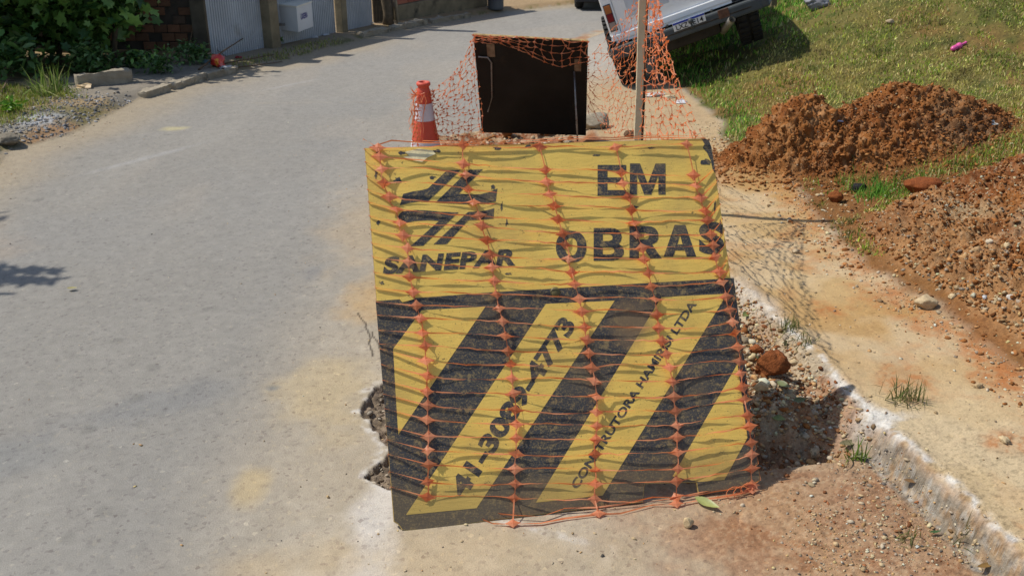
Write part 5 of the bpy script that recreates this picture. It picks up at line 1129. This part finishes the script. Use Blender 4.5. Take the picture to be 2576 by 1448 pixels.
# far grey bin
p = at(1247, 24); fb = empty('trash_barrel', tuple(p), 'grey barrel standing at the far end of the brick wall', 'bin')
MB().lathe([(0, 0), (.125, 0), (.13, .03), (.13, .18), (.137, .19), (.13, .2), (.135, .45), (.14, .46), (.13, .47)], (0, 0, 0), 20).build('barrel', simple('barrel_grey', alb(120, 124, 128), .5, .1, 6, metal=.3), fb, True)

# ---------------------------------------------------------------- tilted white pickup
L0 = at(1590, 206); L0 = atY(1590, 206, L0[1]); R0 = atY(1900, 98, L0[1]-.12)
L0[2] = float(h_smooth(L0[0], L0[1]))
rx_ = (R0-L0)/np.linalg.norm(R0-L0); track = np.linalg.norm(R0-L0)
fwd = np.array([.14, 1, -.045]); fwd -= rx_*(fwd@rx_); fwd /= np.linalg.norm(fwd); upv = np.cross(rx_, fwd)
TM = Matrix(((rx_[0], fwd[0], upv[0], (L0+R0)[0]/2), (rx_[1], fwd[1], upv[1], (L0+R0)[1]/2), (rx_[2], fwd[2], upv[2], (L0+R0)[2]/2), (0, 0, 0, 1)))
truck = empty('parked_pickup', None, 'old white off-road truck parked tilted on the grass bank, seen from behind', 'truck', mat=TM)
TMi = TM.inverted()
def tk(px, py, yl):                             # truck-local (x,z) of a photo point on the plane y=yl
    o = TMi @ Vector((0, 0, CAM_H)); d = TMi.to_3x3() @ Vector(ray(px, py)); t = (yl-o.y)/d.y; p = o+d*t; return p.x, p.z
M_white = simple('white_car_paint', (.86, .85, .82), .32, .04, 3, c2=(.5, .48, .44), c2t=(.65, .95), spec=.5)
M_bump = simple('grey_bumper', (.062, .07, .072), .55, .15, 8, c2=(.14, .12, .10), c2t=(.62, .8)); M_under = simple('dirty_underbody', (.035, .028, .02), .9, .35, 8, bump=.4)
M_tyre = simple('tyre_rubber', (.018, .017, .016), .85, .3, 20, bump=.4); M_chrome = simple('bright_strip', (.90, .90, .88), .3, .04, 5)
M_glass = simple('dark_glass', (.02, .025, .03), .1, .05, 3, spec=.6)
yb = -.42                                       # rear bumper plane (behind the axle)
bT = [tk(1533, 106, yb), tk(1931, 6, yb)]; bB = [tk(1545, 132, yb), tk(1925, 44, yb)]
zT = (bT[0][1]+bT[1][1])/2; zB = (bB[0][1]+bB[1][1])/2; xL = (bT[0][0]+bB[0][0])/2; xR = max(bT[1][0], bB[1][0]); hb2 = zT-zB; cx_t = (xL+xR)/2; Wt = xR-xL
mb = MB(); mb.box((cx_t, yb+.07, (zT+zB)/2), (Wt-.10, .14, hb2), None, .018); mb.build('bumper', M_bump, truck)
for sx, nm in ((-1, 'bumper_end'), (1, 'bumper_end')):
    MB().box((cx_t+sx*(Wt/2-.0), yb+.16, (zT+zB)/2), (.09, .32, hb2*.96), Matrix.Rotation(sx*-.18, 3, 'Z'), .02).build(nm, M_bump, truck)
MB().box((cx_t, yb+.001, zB+hb2*.47), (Wt*.80, .012, .012), None, .003).build('bumper_groove', M_under, truck)
# licence plate
pl = [tk(1690, 57, yb-.012), tk(1772, 35, yb-.012), tk(1777, 54, yb-.012), tk(1696, 80, yb-.012)]
px0 = (pl[0][0]+pl[3][0])/2; px1 = (pl[1][0]+pl[2][0])/2; pz1 = (pl[0][1]+pl[1][1])/2; pz0 = (pl[2][1]+pl[3][1])/2
plate = MB().box(((px0+px1)/2, yb-.010, (pz0+pz1)/2), (px1-px0, .006, pz1-pz0), None, .003).build('number_plate', simple('plate_white', (.70, .70, .68), .4, .05, 8), truck)
MB().box(((px0+px1)/2, yb-.0145, pz1-(pz1-pz0)*.14), (px1-px0-.006, .003, (pz1-pz0)*.24)).build('blue_band', simple('plate_blue', (.03, .06, .35), .4), plate)
pw_ = px1-px0; ph_ = pz1-pz0
text_quad('LXZ', (.08, .08), (.45, .08), (.08, .66), 0, 'lettering', simple('plate_ink', (.01, .01, .01), .5), plate, off=.01, px=False, fn=lambda x, y: (px0+x*pw_, yb-.0165, pz0+y*ph_))
text_quad('E14', (.60, .08), (.93, .08), (.60, .66), 0, 'lettering', simple('plate_ink', (.01, .01, .01), .5), plate, off=.01, px=False, fn=lambda x, y: (px0+x*pw_, yb-.0165, pz0+y*ph_))
x_, z_ = tk(1738, 56, yb-.06); tb = MB(); tb.tube([(x_, yb, z_-.06), (x_, yb-.06, z_-.05), (x_, yb-.06, z_-.01)], .013, 8); tb.lathe([(.0, -.025), (.02, -.018), (.025, 0), (.02, .018), (0, .025)], (x_, yb-.06, z_+.01), 12); tb.build('tow_ball', M_bump, truck, True)
x_, z_ = tk(1823, 42, yb-.0); MB().box((x_, yb-.004, z_+.03), (.10, .01, .08), None, .006).build('rust_patch', simple('rust', alb(110, 78, 60), .9, .4, 20, c2=(.08, .05, .04), bump=.8), truck)
for q_ in ((1678, 65), (1790, 27)):
    x_, z_ = tk(q_[0], q_[1], yb); MB().lathe([(0, .012), (.013, .008), (.015, 0)], (x_, yb, z_), 10, Matrix.Rotation(math.pi/2, 3, 'X')).build('bumper_bolt', M_bump, truck, True)
# body shell
zt = zT+.02; BH = 1.15; bwid = Wt-.02
def body_prof():                                 # side outline (y, z)
    return [(yb+.13, zt), (yb+.13, zt+.50), (yb+.16, zt+.56), (yb+.35, zt+1.08), (2.2, zt+1.12), (2.75, zt+.62), (3.7, zt+.52), (3.8, zt+.1), (3.8, zt-.12), (3.35, zt-.12), (3.2, zt+.17), (2.8, zt+.20), (2.5, zt-.12), (.50, zt-.14), (.36, zt+.16), (.0, zt+.22), (-.30, zt+.10), (-.33, zt)]
mb = MB(); hw_ = bwid/2
prof = body_prof()
def bx_(x, y, d): return Vector((cx_t+(d*(1-.12*max(0, (y-(zt+.5)))/.6)), x, y))
mb.prism(prof, -hw_, hw_, bx_); bodyo = mb.build('body', M_white, truck)
bm = bmesh.new(); bm.from_mesh(bodyo.data); bmesh.ops.triangulate(bm, faces=[f for f in bm.faces if len(f.verts) > 4]); bmesh.ops.recalc_face_normals(bm, faces=bm.faces[:]); bm.to_mesh(bodyo.data); bm.free()
# tailgate: recessed panel with pressed frame
yt = yb+.125
tg = MB().box((cx_t, yt, zt+.27), (bwid-.22, .02, .40), None, .012).build('tailgate', M_white, truck)
for (cx_, cz_, sx, sz) in ((-.30, .0, .46, .26), (.30, .0, .46, .26)):
    MB().box((cx_t+cx_, yt-.011, zt+.29+cz_), (sx, .006, sz), None, .004).build('pressed_panel', M_white, tg)
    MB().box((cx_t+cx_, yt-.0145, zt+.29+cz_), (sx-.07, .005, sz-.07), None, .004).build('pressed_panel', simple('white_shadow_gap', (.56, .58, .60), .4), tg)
MB().box((cx_t, yt-.022, zt+.055), (bwid-.02, .045, .055), None, .008).build('trim_strip', M_chrome, truck)
MB().box((cx_t, yt-.012, zt+.012), (bwid-.06, .03, .03), None, .006).build('sill_gap', M_under, truck)
MB().box((cx_t, yb+.26, zt+.82), (bwid*.78, .02, .40), Matrix.Rotation(-.36, 3, 'X'), .01).build('rear_window', M_glass, truck)
for sx in (-1, 1):
    MB().box((cx_t+sx*(bwid/2-.055), yt-.008, zt+.30), (.10, .03, .60), None, .012).build('corner_post', M_white, truck)
    tlp = cx_t+sx*(bwid/2-.055); tlo = MB().box((tlp, yt-.022, zt+.245), (.070, .014, .255), None, .004).build('tail_light', simple('lamp_surround', (.02, .02, .02), .5), truck)
    for z_, hh_, c_ in ((.325, .075, (.42, .14, .04)), (.245, .075, (.20, .01, .015)), (.165, .075, (.34, .26, .22))):
        MB().box((tlp, yt-.030, zt+z_), (.058, .008, hh_), None, .003).build('lens', simple('lens', c_, .2, .1, 20, spec=.6), tlo)
    MB().box((cx_t+sx*bwid/2, 1.1, zt+.32), (.02, 1.7, .015), None, .004).build('side_moulding', M_bump, truck)
# wheels
def wheel(x, y):
    Rw = .345; W_ = .205; wo = bpy.data.objects.new('wheel', None); scene.collection.objects.link(wo); wo.parent = truck; wo.location = (x, y, Rw-.01)
    M_ = Matrix.Rotation(math.pi/2, 3, 'Y'); MB().lathe([(.19, -W_/2), (.30, -W_/2), (.335, -W_/2+.02), (Rw, -W_/2+.05), (Rw, -.02), (Rw-.008, -.012), (Rw-.008, .012), (Rw, .02), (Rw, W_/2-.05), (.335, W_/2-.02), (.30, W_/2), (.19, W_/2)], (0, 0, 0), 36, M_).build('tyre', M_tyre, wo, True)
    lug = MB()
    for i in range(36):
        for s_ in (-1, 1):
            a = 2*math.pi*(i+(.5 if s_ > 0 else 0))/36; lug.box((s_*.055, math.cos(a)*(Rw+.004), math.sin(a)*(Rw+.004)), (.085, .034, .014), Matrix.Rotation(a-math.pi/2, 3, 'X'))
    lug.build('tread', M_tyre, wo)['kind'] = 'stuff'
    MB().lathe([(0, -.03), (.06, -.035), (.17, -.01), (.19, -.06), (.20, -.09)], (0, 0, 0), 24, M_).build('rim', M_conc, wo, True)
for x in (-track/2+.01, track/2-.03):
    for y in (0., 2.95): wheel(x, y)
und = MB(); und.tube([(-track/2, 0, .33), (track/2, 0, .33)], .045, 10); und.lathe([(0, -.13), (.10, -.10), (.14, 0), (.10, .10), (0, .13)], (.12, -.02, .33), 14, Matrix.Rotation(math.pi/2, 3, 'X'))
und.build('rear_axle', M_under, truck, True)
MB().box((cx_t, .9, zB+.05), (Wt*.62, 2.4, .14), None, .02).build('chassis', M_under, truck); MB().box((cx_t-.1, -.15, zB+.0), (.75, .4, .20), None, .05).build('fuel_tank', M_under, truck)
x_, z_ = tk(1842, 62, yb-.0); MB().lathe([(.030, -.07), (.034, -.04), (.034, .16), (.027, .16), (.027, -.03)], (x_-.02, yb+.02, z_+.02), 14, Matrix.Rotation(.5, 3, 'Z') @ Matrix.Rotation(-math.pi/2-.45, 3, 'X')).build('exhaust_pipe', simple('exhaust', (.55, .52, .46), .4, .2, 20, metal=.6), truck, True)

# ---------------------------------------------------------------- dark car far up the road
cg0 = at(1449, 25); car = empty('parked_car', (cg0[0]+.70, cg0[1]+.5, cg0[2]), 'black car far up the road, only its lower corner in view', 'car')
M_cb = simple('black_car_paint', (.012, .013, .015), .25, .1, 4, spec=.5)
mb = MB(); pf = [(-.62, .17), (-.66, .28), (-.62, .62), (-.45, .72), (-.2, 1.12), (1.5, 1.12), (2.0, .72), (2.9, .62), (2.95, .2)]
mb.prism(pf, -.74, .74, lambda x, y, d: Vector((d*(1-.10*max(0, y-.65)), x, y))); bo = mb.build('body', M_cb, car)
bm = bmesh.new(); bm.from_mesh(bo.data); bmesh.ops.triangulate(bm, faces=[f for f in bm.faces if len(f.verts) > 4]); bmesh.ops.recalc_face_normals(bm, faces=bm.faces[:]); bm.to_mesh(bo.data); bm.free()
MB().box((0, -.68, .22), (1.44, .06, .14), None, .02).build('bumper', simple('car_bumper', (.03, .03, .032), .5), car)
MB().box((0, -.36, .92), (1.2, .02, .3), Matrix.Rotation(-.55, 3, 'X')).build('rear_window', M_glass, car)
for x in (-.64, .64):
    for y in (-.30, 2.2): MB().lathe([(.12, -.07), (.23, -.07), (.255, -.04), (.255, .04), (.23, .07), (.12, .07), (0, .05)], (x, y, .25), 20, Matrix.Rotation(math.pi/2, 3, 'Y')).build('wheel', M_tyre, car, True)
    MB().box((x*.95, -.665, .48), (.14, .02, .10), None, .004).build('tail_light', simple('car_lamp', (.3, .02, .02), .3), car)
# small post in the grass behind the truck
p = at(1945, 18); tag(MB().box((0, 0, .12), (.07, .07, .34), None, .008).build('wooden_stump', M_post), 'short weathered stump in the grass right of the truck', 'stump').location = tuple(p)
# loose plank by the black board and concrete lump right of it
p = at(1385, 345); pk_ = MB().box((0, 0, .012), (.28, .07, .02), None, .004).build('wood_plank', M_wood); pk_.location = tuple(p+[0, 0, .03]); pk_.rotation_euler[2] = -.06; tag(pk_, 'short flat plank lying in front of the black board', 'plank')
big_rock(1500, 320, .11, (184, 172, 150), 'concrete_lump', 'pale broken concrete lump right of the black board', 'concrete', .7, 18, mat=M_stone)

scene.render.engine = 'CYCLES'
print('tris', sum(len(o.data.polygons) for o in scene.objects if o.type == 'MESH'))
